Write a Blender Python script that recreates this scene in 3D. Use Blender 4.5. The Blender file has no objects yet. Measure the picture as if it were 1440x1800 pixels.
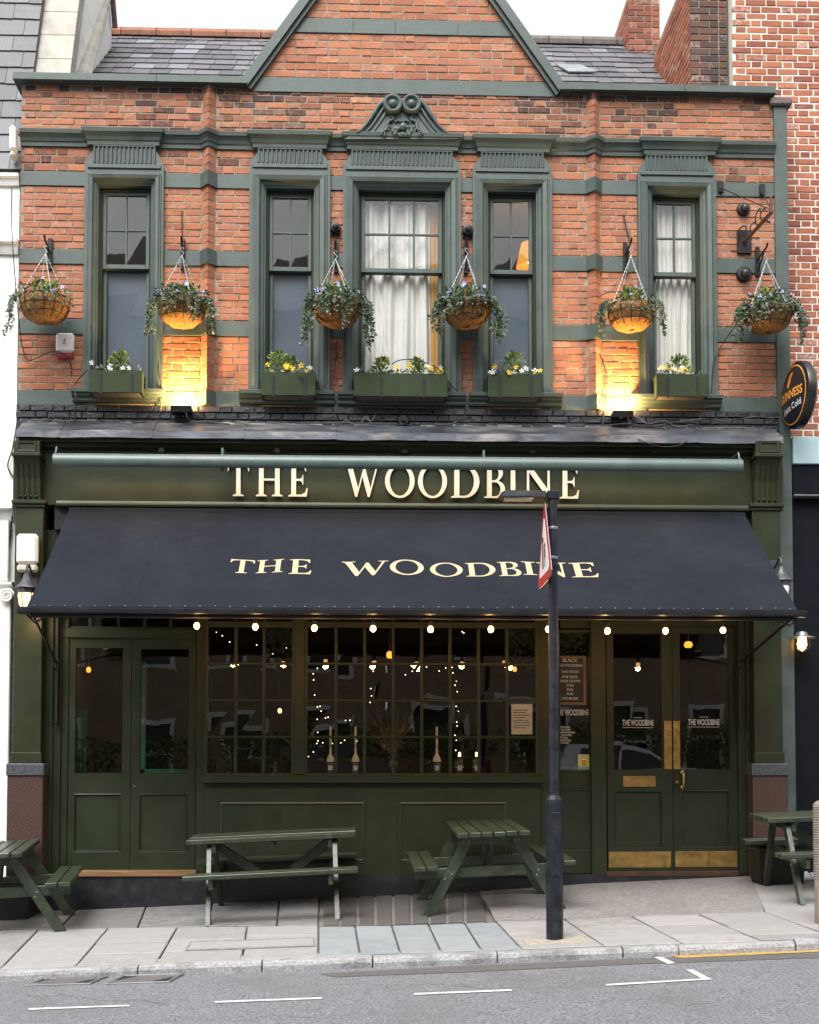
import bpy, bmesh, math, random
from mathutils import Vector, Matrix, noise as mnoise
random.seed(7)
rnd = random.random
def ru(a, b): return a + (b - a) * random.random()
SC = bpy.context.scene
COL = SC.collection
# ------------------------------------------------------------------ camera, sky, sun, exposure
CX, CY, CZ = -0.45, -13.0, 1.15
FPX = 2210.0; YAW = math.radians(1.96); PIT = math.radians(2.5)
SHP = 470 - FPX * math.tan(PIT)
cd = bpy.data.cameras.new('camera'); cam = bpy.data.objects.new('camera', cd); COL.objects.link(cam)
cd.sensor_fit = 'VERTICAL'; cd.sensor_height = 36; cd.lens = FPX / 1800 * 36
cd.shift_y = SHP / 1800; cd.clip_end = 500; cd.clip_start = 0.05
cam.location = (CX, CY, CZ); cam.rotation_euler = (math.pi / 2 + PIT, 0, -YAW)
SC.camera = cam
W = bpy.data.worlds.new('World'); SC.world = W; W.use_nodes = True
nt = W.node_tree; nt.nodes.clear()
sky = nt.nodes.new('ShaderNodeTexSky'); sky.sky_type = 'NISHITA'; sky.sun_disc = False
sky.sun_elevation = math.radians(58); sky.sun_rotation = math.radians(200)
sky.air_density = 1.0; sky.dust_density = 4.0; sky.ozone_density = 1.0
hs = nt.nodes.new('ShaderNodeHueSaturation'); hs.inputs['Saturation'].default_value = 0.07
bg = nt.nodes.new('ShaderNodeBackground'); bg.inputs['Strength'].default_value = 0.15
wo = nt.nodes.new('ShaderNodeOutputWorld')
nt.links.new(sky.outputs[0], hs.inputs['Color']); nt.links.new(hs.outputs[0], bg.inputs[0]); nt.links.new(bg.outputs[0], wo.inputs[0])
sl = bpy.data.lights.new('sun', 'SUN'); sl.energy = 1.2; sl.angle = math.radians(40); sl.color = (1, .97, .93)
sun = bpy.data.objects.new('sun', sl); COL.objects.link(sun); sun.rotation_euler = (math.radians(36), 0, math.radians(-18))
SC.view_settings.view_transform = 'Standard'; SC.view_settings.look = 'None'
SC.view_settings.gamma = 1; SC.view_settings.exposure = 1.36
SC.cycles.max_bounces = 8; SC.cycles.transparent_max_bounces = 16; SC.cycles.caustics_reflective = False; SC.cycles.caustics_refractive = False
SC.cycles.sample_clamp_indirect = 4

# ------------------------------------------------------------------ measuring (photo pixel on a known plane -> metres)
_f = Vector((math.sin(YAW) * math.cos(PIT), math.cos(YAW) * math.cos(PIT), math.sin(PIT)))
_r = Vector((math.cos(YAW), -math.sin(YAW), 0)); _u = _r.cross(_f)
CC = Vector((CX, CY, CZ))
def ray(px, py): return _f + _r * ((px - 720) / FPX) + _u * ((900 - py + SHP) / FPX)
def P(px, py, Y):
    d = ray(px, py); return CC + d * ((Y - CY) / d.y)
def X(px, py, Y): return P(px, py, Y).x
def Z(py, Y, px=720): return P(px, py, Y).z
def R(a, b, c, d, Y):
    xm, ym = (a + b) / 2, (c + d) / 2
    return X(a, ym, Y), X(b, ym, Y), Z(d, Y, xm), Z(c, Y, xm)
SL, CF = 0.043, 0.05                       # street slope, pavement cross-fall
def G(x, y): return SL * x + CF * y        # pavement level
def PG(px, py, dz=0.0, b=CF, c=0.0):
    d = ray(px, py); t = (SL * CX + b * CY + c + dz - CZ) / (d.z - SL * d.x - b * d.y); return CC + d * t

# ------------------------------------------------------------------ mesh helpers
WLOC = {}; KIDS = {}
def tag(o, label=None, cat=None, group=None, kind=None):
    if label: o['label'] = label
    if cat: o['category'] = cat
    if group: o['group'] = group
    if kind: o['kind'] = kind
    return o
def thing(name, label, cat, loc=(0, 0, 0), group=None, local=False, rot=(0, 0, 0)):
    o = bpy.data.objects.new(name, None); COL.objects.link(o); o.empty_display_size = .1
    o.location = loc; o.rotation_euler = rot; WLOC[o.name] = Vector((0, 0, 0)) if local else Vector(loc)
    return tag(o, label, cat, group)
def adopt(o, parent, c):
    WLOC[o.name] = Vector(c)
    if parent is not None:
        o.parent = parent; o.location = Vector(c) - WLOC[parent.name]
        KIDS.setdefault(parent.name, []).append(o)
    else: o.location = c
def copy_tree(o, parent=None):
    c = o.copy(); COL.objects.link(c)
    WLOC[c.name] = WLOC.get(o.name, Vector())
    if parent is not None: c.parent = parent; KIDS.setdefault(parent.name, []).append(c)
    for k in KIDS.get(o.name, []): copy_tree(k, c)
    return c
class MB:
    def __init__(s): s.v = []; s.f = []; s.a = []; s.cur = (0.5, 0.0, 0.0)
    def add(s, vs, fs):
        n = len(s.v); s.v += [tuple(p) for p in vs]; s.f += [tuple(i + n for i in f) for f in fs]; s.a += [s.cur] * len(vs); return s
    def box(s, x0, x1, y0, y1, z0, z1):
        return s.add([(x0, y0, z0), (x1, y0, z0), (x1, y1, z0), (x0, y1, z0), (x0, y0, z1), (x1, y0, z1), (x1, y1, z1), (x0, y1, z1)],
                     [(0, 3, 2, 1), (4, 5, 6, 7), (0, 1, 5, 4), (1, 2, 6, 5), (2, 3, 7, 6), (3, 0, 4, 7)])
    def cbox(s, x0, x1, y0, y1, z0, z1, c=.004, m=None):
        c = min(c, (x1 - x0) * .45, (y1 - y0) * .45, (z1 - z0) * .45)
        xs, ys, zs = (x0, x1), (y0, y1), (z0, z1); v = []; idx = {}
        for i in (0, 1):
            for j in (0, 1):
                for k in (0, 1):
                    for ax in range(3):
                        p = [xs[i], ys[j], zs[k]]; sg = [(1, -1)[i], (1, -1)[j], (1, -1)[k]]
                        for q in range(3):
                            if q != ax: p[q] += sg[q] * c
                        idx[(i, j, k, ax)] = len(v); v.append(Vector(p) if m is None else m @ Vector(p))
        f = []
        for ax in range(3):
            for sgn in (0, 1):
                o = [q for q in range(3) if q != ax]; loop = []
                for (a, b) in ((0, 0), (1, 0), (1, 1), (0, 1)):
                    key = [0, 0, 0]; key[ax] = sgn; key[o[0]] = a; key[o[1]] = b; loop.append(idx[(key[0], key[1], key[2], ax)])
                f.append(loop if (sgn == 1) == (ax != 1) else loop[::-1])
        for ax in range(3):
            o = [q for q in range(3) if q != ax]
            for a in (0, 1):
                for b in (0, 1):
                    k0 = [0, 0, 0]; k0[o[0]] = a; k0[o[1]] = b; k1 = k0[:]; k1[ax] = 1
                    f.append([idx[(*k0, o[0])], idx[(*k1, o[0])], idx[(*k1, o[1])], idx[(*k0, o[1])]])
        for i in (0, 1):
            for j in (0, 1):
                for k in (0, 1): f.append([idx[(i, j, k, 0)], idx[(i, j, k, 1)], idx[(i, j, k, 2)]])
        return s.add(v, f)
    def prism(s, poly, y0, y1):                # poly in XZ, extruded along Y
        n = len(poly)
        return s.add([(p[0], y0, p[1]) for p in poly] + [(p[0], y1, p[1]) for p in poly],
                     [tuple(range(n)), tuple(range(2 * n - 1, n - 1, -1))] + [(i, n + i, n + (i + 1) % n, (i + 1) % n) for i in range(n)])
    def hull(s, bot, top):                     # two matching 3-D loops
        n = len(bot)
        return s.add(list(bot) + list(top), [tuple(range(n))[::-1], tuple(range(n, 2 * n))] + [(i, (i + 1) % n, n + (i + 1) % n, n + i) for i in range(n)])
    def tube(s, pts, r, seg=6, cap=True):
        pts = [Vector(p) for p in pts]; n = len(pts); base = len(s.v); vs = []; fs = []
        t0 = (pts[1] - pts[0]).normalized(); up = Vector((0, 0, 1)) if abs(t0.z) < .9 else Vector((1, 0, 0))
        for i, p in enumerate(pts):
            t = (pts[min(i + 1, n - 1)] - pts[max(i - 1, 0)]).normalized()
            a = t.cross(up)
            if a.length < 1e-4: a = t.cross(Vector((0, 1, 0)))
            a.normalize(); b = a.cross(t); up = b
            rr = r[i] if isinstance(r, (list, tuple)) else r
            for k in range(seg):
                an = 2 * math.pi * k / seg; vs.append(p + (a * math.cos(an) + b * math.sin(an)) * rr)
        for i in range(n - 1):
            for k in range(seg):
                fs.append((i * seg + k, i * seg + (k + 1) % seg, (i + 1) * seg + (k + 1) % seg, (i + 1) * seg + k))
        if cap: fs += [tuple(range(seg))[::-1], tuple(range((n - 1) * seg, n * seg))]
        return s.add(vs, fs)
    def lathe(s, prof, c=(0, 0, 0), axis='Z', seg=20, m=None, cap=False):
        vs = []; fs = []; n = len(prof)
        for k in range(seg):
            an = 2 * math.pi * k / seg; ca, sa = math.cos(an), math.sin(an)
            for (r, h) in prof:
                if axis == 'Z': p = (r * ca, r * sa, h)
                elif axis == 'Y': p = (r * ca, h, r * sa)
                else: p = (h, r * ca, r * sa)
                p = Vector(p)
                if m is not None: p = m @ p
                vs.append(p + Vector(c))
        for k in range(seg):
            k2 = (k + 1) % seg
            for i in range(n - 1):
                q = [k * n + i, k2 * n + i, k2 * n + i + 1, k * n + i + 1]
                fs.append(tuple(q))
        if cap:
            fs.append(tuple(k * n for k in range(seg))); fs.append(tuple(k * n + n - 1 for k in range(seg)))
        return s.add(vs, fs)
    def ball(s, c, r, seg=10, rings=6, sx=1, sy=1, sz=1):
        prof = [(max(1e-4, math.sin(math.pi * i / rings)) * r, -math.cos(math.pi * i / rings) * r) for i in range(rings + 1)]
        return s.lathe(prof, c, seg=seg, m=Matrix.Diagonal((sx, sy, sz)))
    def sweep_plan(s, path, prof, closed_prof=True):   # path: (x,y) polyline left->right, profile: (out towards -Y, z)
        n = len(path); vs = []; m = len(prof); fs = []
        pp = [Vector((a, b)) for a, b in path]
        for i in range(n):
            d0 = (pp[i] - pp[i - 1]).normalized() if i > 0 else (pp[1] - pp[0]).normalized()
            d1 = (pp[i + 1] - pp[i]).normalized() if i < n - 1 else d0
            n0 = Vector((d0.y, -d0.x)); n1 = Vector((d1.y, -d1.x)); nn = (n0 + n1)
            nn = nn / max(.25, nn.dot(n0))
            for (o, z) in prof: q = pp[i] + nn * o; vs.append((q.x, q.y, z))
        for i in range(n - 1):
            for k in range(m if closed_prof else m - 1):
                k2 = (k + 1) % m; fs.append((i * m + k, (i + 1) * m + k, (i + 1) * m + k2, i * m + k2))
        fs += [tuple(range(m)), tuple(range((n - 1) * m, n * m))[::-1]]
        return s.add(vs, fs)
    def frame(s, x0, x1, z0, z1, prof, sides='LTR', closed=False):   # profile: (outward distance, y)
        if sides == 'LTR': corners = [(x0, z0, -1, 0), (x0, z1, -1, 1), (x1, z1, 1, 1), (x1, z0, 1, 0)]
        else: corners = [(x0, z0, -1, -1), (x0, z1, -1, 1), (x1, z1, 1, 1), (x1, z0, 1, -1)]
        m = len(prof); vs = []; fs = []
        for (x, z, sx, sz) in corners:
            for (d, y) in prof: vs.append((x + sx * d, y, z + sz * d))
        segs = 3 if sides == 'LTR' else 4
        for i in range(segs):
            j = (i + 1) % 4
            for k in range(m - 1): fs.append((i * m + k, i * m + k + 1, j * m + k + 1, j * m + k))
        if sides == 'LTR': fs += [tuple(range(m)), tuple(range(3 * m, 4 * m))[::-1]]
        return s.add(vs, fs)
    def build(s, name, mat, parent=None, smooth=False, label=None, cat=None, group=None, kind=None):
        if not s.v: s.box(0, .001, 0, .001, 0, .001)
        xs = [p[0] for p in s.v]; ys = [p[1] for p in s.v]; zs = [p[2] for p in s.v]
        c = Vector(((min(xs) + max(xs)) / 2, (min(ys) + max(ys)) / 2, min(zs)))
        me = bpy.data.meshes.new(name)
        me.from_pydata([(p[0] - c.x, p[1] - c.y, p[2] - c.z) for p in s.v], [], s.f)
        at = me.attributes.new('tint', 'FLOAT_COLOR', 'POINT')
        at.data.foreach_set('color', [q for a in s.a for q in (a[0], a[1], a[2], 1.0)])
        bm = bmesh.new(); bm.from_mesh(me); bmesh.ops.recalc_face_normals(bm, faces=bm.faces); bm.to_mesh(me); bm.free()
        if smooth: me.polygons.foreach_set('use_smooth', [True] * len(me.polygons))
        me.materials.append(mat)
        o = bpy.data.objects.new(name, me); COL.objects.link(o)
        adopt(o, parent, c); tag(o, label, cat, group, kind)
        if smooth == 'auto':
            me.polygons.foreach_set('use_smooth', [True] * len(me.polygons))
            bm = bmesh.new(); bm.from_mesh(me)
            for e in bm.edges:
                if len(e.link_faces) == 2 and e.calc_face_angle(0) > .6: e.smooth = False
            bm.to_mesh(me); bm.free()
        return o
def one(fn, name, mat, parent=None, **kw):
    m = MB(); fn(m); return m.build(name, mat, parent, **kw)
def cb(name, mat, parent, x0, x1, y0, y1, z0, z1, c=.005, **kw):
    return MB().cbox(x0, x1, y0, y1, z0, z1, c).build(name, mat, parent, **kw)

# ------------------------------------------------------------------ materials
MATS = {}
def mat(name, col, rough=.6, metal=0, var=.12, scale=6.0, bump=0.0, bscale=60.0, spec=.5, stain=None, sscale=2.5, samt=.4, coat=0, stretch=None, streak=None, kamt=.5):
    m = bpy.data.materials.new(name); m.use_nodes = True; MATS[name] = m
    N, L = m.node_tree.nodes, m.node_tree.links; b = N['Principled BSDF']
    b.inputs['Roughness'].default_value = rough; b.inputs['Metallic'].default_value = metal
    b.inputs['Specular IOR Level'].default_value = spec; b.inputs['Coat Weight'].default_value = coat
    g = N.new('ShaderNodeNewGeometry'); src = g.outputs['Position']
    if stretch:
        mp = N.new('ShaderNodeVectorMath'); mp.operation = 'MULTIPLY'; mp.inputs[1].default_value = stretch; L.new(src, mp.inputs[0]); src = mp.outputs[0]
    n1 = N.new('ShaderNodeTexNoise'); n1.inputs['Scale'].default_value = scale; n1.inputs['Detail'].default_value = 5; L.new(src, n1.inputs['Vector'])
    r = N.new('ShaderNodeValToRGB'); r.color_ramp.elements[0].position = .3; r.color_ramp.elements[1].position = .7
    r.color_ramp.elements[0].color = [c * (1 - var) for c in col[:3]] + [1]; r.color_ramp.elements[1].color = [min(1, c * (1 + var)) for c in col[:3]] + [1]
    L.new(n1.outputs[0], r.inputs[0]); out = r.outputs[0]
    if stain:
        n2 = N.new('ShaderNodeTexNoise'); n2.inputs['Scale'].default_value = sscale; n2.inputs['Detail'].default_value = 8; n2.inputs['Roughness'].default_value = .65; L.new(src, n2.inputs['Vector'])
        r2 = N.new('ShaderNodeValToRGB'); r2.color_ramp.elements[0].position = .5; r2.color_ramp.elements[1].position = .68
        r2.color_ramp.elements[0].color = (0, 0, 0, 1); r2.color_ramp.elements[1].color = (samt, samt, samt, 1); L.new(n2.outputs[0], r2.inputs[0])
        mx = N.new('ShaderNodeMix'); mx.data_type = 'RGBA'; L.new(r2.outputs[0], mx.inputs[0]); L.new(out, mx.inputs[6]); mx.inputs[7].default_value = (*stain, 1); out = mx.outputs[2]
    if streak:
        mv = N.new('ShaderNodeVectorMath'); mv.operation = 'MULTIPLY'; mv.inputs[1].default_value = (16, 16, 1.6); L.new(g.outputs['Position'], mv.inputs[0])
        n4 = N.new('ShaderNodeTexNoise'); n4.inputs['Scale'].default_value = 1.0; n4.inputs['Detail'].default_value = 7; n4.inputs['Roughness'].default_value = .7; L.new(mv.outputs[0], n4.inputs['Vector'])
        r4 = N.new('ShaderNodeValToRGB'); r4.color_ramp.elements[0].position = .52; r4.color_ramp.elements[1].position = .75
        r4.color_ramp.elements[0].color = (0, 0, 0, 1); r4.color_ramp.elements[1].color = (kamt, kamt, kamt, 1); L.new(n4.outputs[0], r4.inputs[0])
        m4 = N.new('ShaderNodeMix'); m4.data_type = 'RGBA'; L.new(r4.outputs[0], m4.inputs[0]); L.new(out, m4.inputs[6]); m4.inputs[7].default_value = (*streak, 1); out = m4.outputs[2]
    L.new(out, b.inputs['Base Color'])
    rr = N.new('ShaderNodeMapRange'); rr.inputs[3].default_value = max(0.02, rough - .12); rr.inputs[4].default_value = min(1, rough + .12); L.new(n1.outputs[0], rr.inputs[0]); L.new(rr.outputs[0], b.inputs['Roughness'])
    if bump:
        n3 = N.new('ShaderNodeTexNoise'); n3.inputs['Scale'].default_value = bscale; n3.inputs['Detail'].default_value = 6; L.new(src, n3.inputs['Vector'])
        bp = N.new('ShaderNodeBump'); bp.inputs['Strength'].default_value = bump; bp.inputs['Distance'].default_value = .01; L.new(n3.outputs[0], bp.inputs['Height']); L.new(bp.outputs[0], b.inputs['Normal'])
    return m
def emis(name, col, s):
    m = bpy.data.materials.new(name); m.use_nodes = True; MATS[name] = m; b = m.node_tree.nodes['Principled BSDF']
    b.inputs['Base Color'].default_value = (*col, 1); b.inputs['Emission Color'].default_value = (*col, 1); b.inputs['Emission Strength'].default_value = s; return m
def tintmat(name, ramp, rough=.7, bump=.3, bscale=90, soot=(.05, .035, .035), pale=(.5, .45, .4), nscale=25, trans=0, spec=.4):
    """colour of each piece from its own 'tint' attribute: r = which clay/leaf colour, g = how dark (sooty on bricks), b = how pale"""
    m = bpy.data.materials.new(name); m.use_nodes = True; MATS[name] = m
    N, L = m.node_tree.nodes, m.node_tree.links; b = N['Principled BSDF']; b.inputs['Roughness'].default_value = rough; b.inputs['Specular IOR Level'].default_value = spec
    a = N.new('ShaderNodeAttribute'); a.attribute_name = 'tint'; sp = N.new('ShaderNodeSeparateColor'); L.new(a.outputs['Color'], sp.inputs[0])
    r = N.new('ShaderNodeValToRGB'); e = r.color_ramp.elements
    while len(e) < len(ramp): e.new(.5)
    for i, c in enumerate(ramp): e[i].position = i / (len(ramp) - 1); e[i].color = (*c, 1)
    L.new(sp.outputs[0], r.inputs[0]); g = N.new('ShaderNodeNewGeometry')
    n = N.new('ShaderNodeTexNoise'); n.inputs['Scale'].default_value = nscale; n.inputs['Detail'].default_value = 6; n.inputs['Roughness'].default_value = .65; L.new(g.outputs['Position'], n.inputs['Vector'])
    def layer(src, ch, col, lo, hi):
        mr = N.new('ShaderNodeMath'); mr.operation = 'ADD'; L.new(ch, mr.inputs[0]); L.new(n.outputs[0], mr.inputs[1])
        mp = N.new('ShaderNodeMapRange'); mp.inputs[1].default_value = lo; mp.inputs[2].default_value = hi; L.new(mr.outputs[0], mp.inputs[0])
        mx = N.new('ShaderNodeMix'); mx.data_type = 'RGBA'; L.new(mp.outputs[0], mx.inputs[0]); L.new(src, mx.inputs[6]); mx.inputs[7].default_value = (*col, 1); return mx.outputs[2]
    o = layer(r.outputs[0], sp.outputs[1], soot, .75, 1.15)
    o = layer(o, sp.outputs[2], pale, .8, 1.3)
    hv = N.new('ShaderNodeHueSaturation'); mp = N.new('ShaderNodeMapRange'); mp.inputs[3].default_value = .75; mp.inputs[4].default_value = 1.25; L.new(n.outputs[0], mp.inputs[0]); L.new(mp.outputs[0], hv.inputs['Value']); L.new(o, hv.inputs['Color'])
    L.new(hv.outputs[0], b.inputs['Base Color'])
    if bump:
        n3 = N.new('ShaderNodeTexNoise'); n3.inputs['Scale'].default_value = bscale; n3.inputs['Detail'].default_value = 6; L.new(g.outputs['Position'], n3.inputs['Vector'])
        bp = N.new('ShaderNodeBump'); bp.inputs['Strength'].default_value = bump; bp.inputs['Distance'].default_value = .008; L.new(n3.outputs[0], bp.inputs['Height']); L.new(bp.outputs[0], b.inputs['Normal'])
    if trans:
        tr = N.new('ShaderNodeBsdfTranslucent'); L.new(hv.outputs[0], tr.inputs[0]); ms = N.new('ShaderNodeMixShader'); ms.inputs[0].default_value = trans
        L.new(b.outputs[0], ms.inputs[1]); L.new(tr.outputs[0], ms.inputs[2]); L.new(ms.outputs[0], N['Material Output'].inputs[0])
    return m
def glassmat(name, tint=(1, 1, 1), refl=1.0, wob=.02):
    m = bpy.data.materials.new(name); m.use_nodes = True; MATS[name] = m; N, L = m.node_tree.nodes, m.node_tree.links; N.remove(N['Principled BSDF'])
    t = N.new('ShaderNodeBsdfTransparent'); t.inputs[0].default_value = (*tint, 1); gl = N.new('ShaderNodeBsdfGlossy'); gl.inputs['Roughness'].default_value = .0
    g = N.new('ShaderNodeNewGeometry'); dt = N.new('ShaderNodeVectorMath'); dt.operation = 'DOT_PRODUCT'; L.new(g.outputs['Incoming'], dt.inputs[0]); L.new(g.outputs['Normal'], dt.inputs[1])
    prev = dt.outputs['Value']          # Schlick reflectance of a two-faced pane, the same from both sides
    for op, v0 in (('ABSOLUTE', None), ('SUBTRACT', 1.0), ('POWER', 5.0), ('MULTIPLY', .9), ('ADD', .042 * refl)):
        mu = N.new('ShaderNodeMath'); mu.operation = op
        if op == 'SUBTRACT': mu.inputs[0].default_value = v0; L.new(prev, mu.inputs[1])
        else:
            L.new(prev, mu.inputs[0])
            if v0 is not None: mu.inputs[1].default_value = v0
        prev = mu.outputs[0]
    n = N.new('ShaderNodeTexNoise'); n.inputs['Scale'].default_value = 1.6; n.inputs['Detail'].default_value = 1; L.new(g.outputs['Position'], n.inputs['Vector'])
    bp = N.new('ShaderNodeBump'); bp.inputs['Strength'].default_value = wob; bp.inputs['Distance'].default_value = .1; L.new(n.outputs[0], bp.inputs['Height']); L.new(bp.outputs[0], gl.inputs['Normal'])
    ms = N.new('ShaderNodeMixShader'); L.new(mu.outputs[0], ms.inputs[0]); L.new(t.outputs[0], ms.inputs[1]); L.new(gl.outputs[0], ms.inputs[2]); L.new(ms.outputs[0], N['Material Output'].inputs[0]); return m

sage = mat('sage_paint', (.052, .074, .066), .5, var=.18, scale=5, bump=.18, bscale=35, stain=(.034, .046, .04), sscale=3.5, samt=.6, streak=(.1, .118, .105), kamt=.35)
dgreen = mat('dark_green_paint', (.019, .0245, .0098), .42, spec=.32, var=.12, scale=4, bump=.06, bscale=30, stain=(.012, .015, .009), samt=.5, streak=(.03, .034, .02), kamt=.18)
boxgreen = mat('planter_green_paint', (.022, .034, .012), .6, spec=.22, var=.2, scale=8, bump=.15, stain=(.012, .018, .008), samt=.5)
dgreen2 = mat('door_green_paint', (.018, .026, .0115), .42, spec=.32, var=.12, scale=4, bump=.08, bscale=30, stain=(.012, .016, .009), samt=.5, streak=(.03, .036, .024), kamt=.4)
black = mat('black_gloss_paint', (.011, .012, .016), .35, var=.25, scale=9, bump=.35, bscale=25, stain=(.04, .04, .05), sscale=9, samt=.4)
blackm = mat('black_metal', (.011, .011, .013), .45, spec=.3, var=.2, bump=.1)
lead = mat('lead_sheet', (.06, .066, .08), .42, metal=.4, var=.5, scale=7, bump=.35, bscale=14, stain=(.3, .27, .25), sscale=5, samt=.65, stretch=(.35, 1, 1))
awn = mat('awning_canvas', (.0105, .0132, .0192), .9, var=.18, scale=1.6, bump=.15, bscale=300, spec=.12, stain=(.017, .02, .027), sscale=2.0, samt=.6, streak=(.022, .025, .032), kamt=.3)
cream = mat('cream_sign_face', (.66, .58, .45), .5, var=.05)
creamp = mat('cream_print', (.4, .32, .2), .8, var=.05)
brass = mat('aged_brass', (.42, .27, .09), .38, metal=.85, var=.25, scale=14, bump=.1, stain=(.16, .1, .05), sscale=9, samt=.6)
granr = mat('red_granite', (.06, .034, .029), .3, var=.75, scale=110, spec=.5)
grank = mat('black_granite', (.06, .065, .075), .3, var=.95, scale=130)
stucco = mat('white_stucco', (.74, .74, .72), .7, var=.06, scale=3, bump=.25, bscale=25, stain=(.42, .4, .36), sscale=4, samt=.5)
stone = mat('weathered_stone', (.36, .34, .3), .8, var=.15, scale=6, bump=.3, stain=(.2, .2, .17), samt=.6)
mortar = mat('lime_mortar', (.27, .228, .168), .9, var=.25, scale=18, bump=.5, bscale=80, stain=(.09, .075, .065), sscale=2.2, samt=.7)
mortarw = mat('white_mortar', (.6, .56, .5), .9, var=.12, scale=18, bump=.4)
wood = mat('oak_threshold', (.2, .105, .045), .55, var=.35, scale=10, stretch=(.3, 6, 6), bump=.2)
tgreen = mat('table_green_paint', (.021, .031, .0165), .36, var=.3, scale=11, bump=.3, bscale=30, stain=(.07, .075, .055), sscale=14, samt=.5, streak=(.05, .06, .042), kamt=.5)
asph = mat('asphalt', (.145, .152, .168), .7, var=.75, scale=60, bump=1.0, bscale=110, stain=(.1, .1, .106), sscale=.9, samt=.65)
tar = mat('tar_patch', (.085, .083, .085), .7, var=.4, scale=70, bump=.5, bscale=150)
paintw = mat('road_white', (.5, .49, .49), .7, var=.25, scale=45, stain=(.2, .2, .21), sscale=12, samt=.7)
painty = mat('road_yellow', (.36, .23, .05), .7, var=.25, scale=45, stain=(.16, .13, .09), sscale=10, samt=.7)
kerbm = mat('granite_kerb', (.25, .25, .255), .75, var=.35, scale=60, bump=.6, bscale=50, stain=(.07, .065, .06), sscale=3, samt=.85)
joint = mat('pavement_bedding', (.13, .12, .105), .95, var=.3, scale=30, bump=.5)
conc = mat('concrete_ramp', (.17, .166, .162), .88, var=.3, scale=22, bump=.5, bscale=90, stain=(.12, .116, .114), sscale=2.4, samt=.7)
coir = mat('coir_liner', (.3, .155, .06), .95, var=.55, scale=60, bump=1.0, bscale=80, spec=.1)
wirem = mat('dark_wire', (.02, .03, .025), .5, metal=.3)
chainm = mat('galvanised_chain', (.5, .5, .52), .4, metal=.6)
plast = mat('white_plastic', (.75, .74, .7), .4, var=.03)
plastd = mat('grey_base_plastic', (.45, .44, .37), .5, var=.05)
redp = mat('red_plastic', (.35, .03, .06), .35, var=.08)
whitep = mat('white_paint', (.75, .75, .74), .4, var=.03)
cable = mat('black_cable', (.015, .014, .014), .55, var=.1)
cableg = mat('weathered_cable', (.08, .065, .06), .6, var=.2)
film = mat('frosted_film', (.075, .098, .13), .35, var=.12, scale=3, stain=(.1, .122, .155), sscale=2, samt=.5)
cloth = mat('white_curtain', (.74, .7, .64), .9, var=.05, scale=4)
roomd = mat('dim_room', (.024, .02, .017), .9, var=.25, scale=4)
roomu = mat('upper_room', (.07, .055, .04), .9, var=.2, scale=3)
teal = mat('teal_panel', (.03, .16, .12), .5, var=.2)
terr = mat('terracotta', (.25, .1, .06), .8, var=.3, scale=12, bump=.4, stain=(.07, .06, .05), sscale=6, samt=.8)
terrg = mat('sooty_ridge_tile', (.12, .1, .09), .85, var=.3, scale=12, bump=.4)
navy = mat('navy_shopfront', (.004, .005, .009), .6, spec=.12, var=.2, bump=.1)
pblue = mat('pale_blue_fascia', (.4, .56, .6), .5, var=.04)
postm = mat('lamp_post_paint', (.0085, .0105, .017), .45, spec=.28, var=.25, scale=14, bump=.25, bscale=40, stain=(.045, .045, .05), sscale=8, samt=.5)
gmetal = mat('grey_metal', (.2, .21, .22), .4, metal=.6)
timber = mat('weathered_timber', (.22, .2, .175), .85, var=.35, scale=12, stretch=(6, 6, 1), bump=.6, stain=(.1, .09, .08))
guin = mat('black_sign_face', (.012, .012, .014), .3, var=.1)
gold = mat('gold_print', (.62, .28, .05), .5, var=.08)
darkwood = mat('dark_wood', (.05, .025, .012), .5, var=.3)
chalk = mat('blackboard', (.012, .012, .013), .7, var=.2)
woodf = mat('board_frame', (.28, .15, .07), .6, var=.25)
paper = mat('paper', (.62, .57, .5), .8, var=.05)
decal = mat('white_decal', (.5, .52, .52), .6, var=.05)
glass = glassmat('window_glass', (.86, .88, .87), 2.2)
glassu = glassmat('sash_glass', (.88, .91, .92), 2.0, wob=.05)
bottle = mat('dark_bottle', (.05, .055, .06), .15, var=.2)
wax = mat('candle_wax', (.75, .7, .55), .6, var=.05)
bulbm = emis('festoon_bulb', (1, .52, .2), 3.2)
fairym = emis('fairy_light', (1, .75, .45), 3)
lampm = emis('lantern_glow', (1, .56, .26), 1.1)
shadem = emis('lampshade_glow', (1, .4, .06), .38)
warmm = emis('amber_lamp', (1, .33, .04), .8)
flamem = emis('candle_flame', (1, .45, .1), 12)
BR = [(.29, .108, .058), (.335, .125, .064), (.37, .142, .071), (.395, .158, .08), (.36, .15, .09), (.325, .128, .073), (.27, .1, .056)]
brickm = tintmat('orange_brick', BR, .85, .55, 70, soot=(.055, .032, .03), pale=(.5, .36, .28))
brick2 = tintmat('red_brick', [(.24, .075, .04), (.32, .11, .06), (.37, .135, .072), (.2, .06, .04)], .85, .5, 70, soot=(.045, .03, .03))
brick3 = tintmat('sooty_brick', [(.05, .036, .034), (.085, .05, .042), (.14, .06, .04), (.04, .03, .03)], .85, .5, 70)
blackbrick = tintmat('black_painted_brick', [(.012, .013, .018), (.02, .021, .027)], .45, .9, 40, soot=(.012, .012, .015), pale=(.03, .03, .035))
slatem = tintmat('roof_slate', [(.055, .058, .066), (.085, .086, .095), (.12, .12, .13), (.1, .09, .1), (.17, .18, .2)], .5, .5, 40, soot=(.04, .04, .045), pale=(.3, .31, .31), nscale=12)
pavem = tintmat('paving_slab', [(.2, .2, .199), (.23, .23, .228), (.255, .255, .252), (.185, .185, .185)], .82, .35, 60, soot=(.115, .113, .112), pale=(.31, .308, .3), nscale=9)
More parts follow.
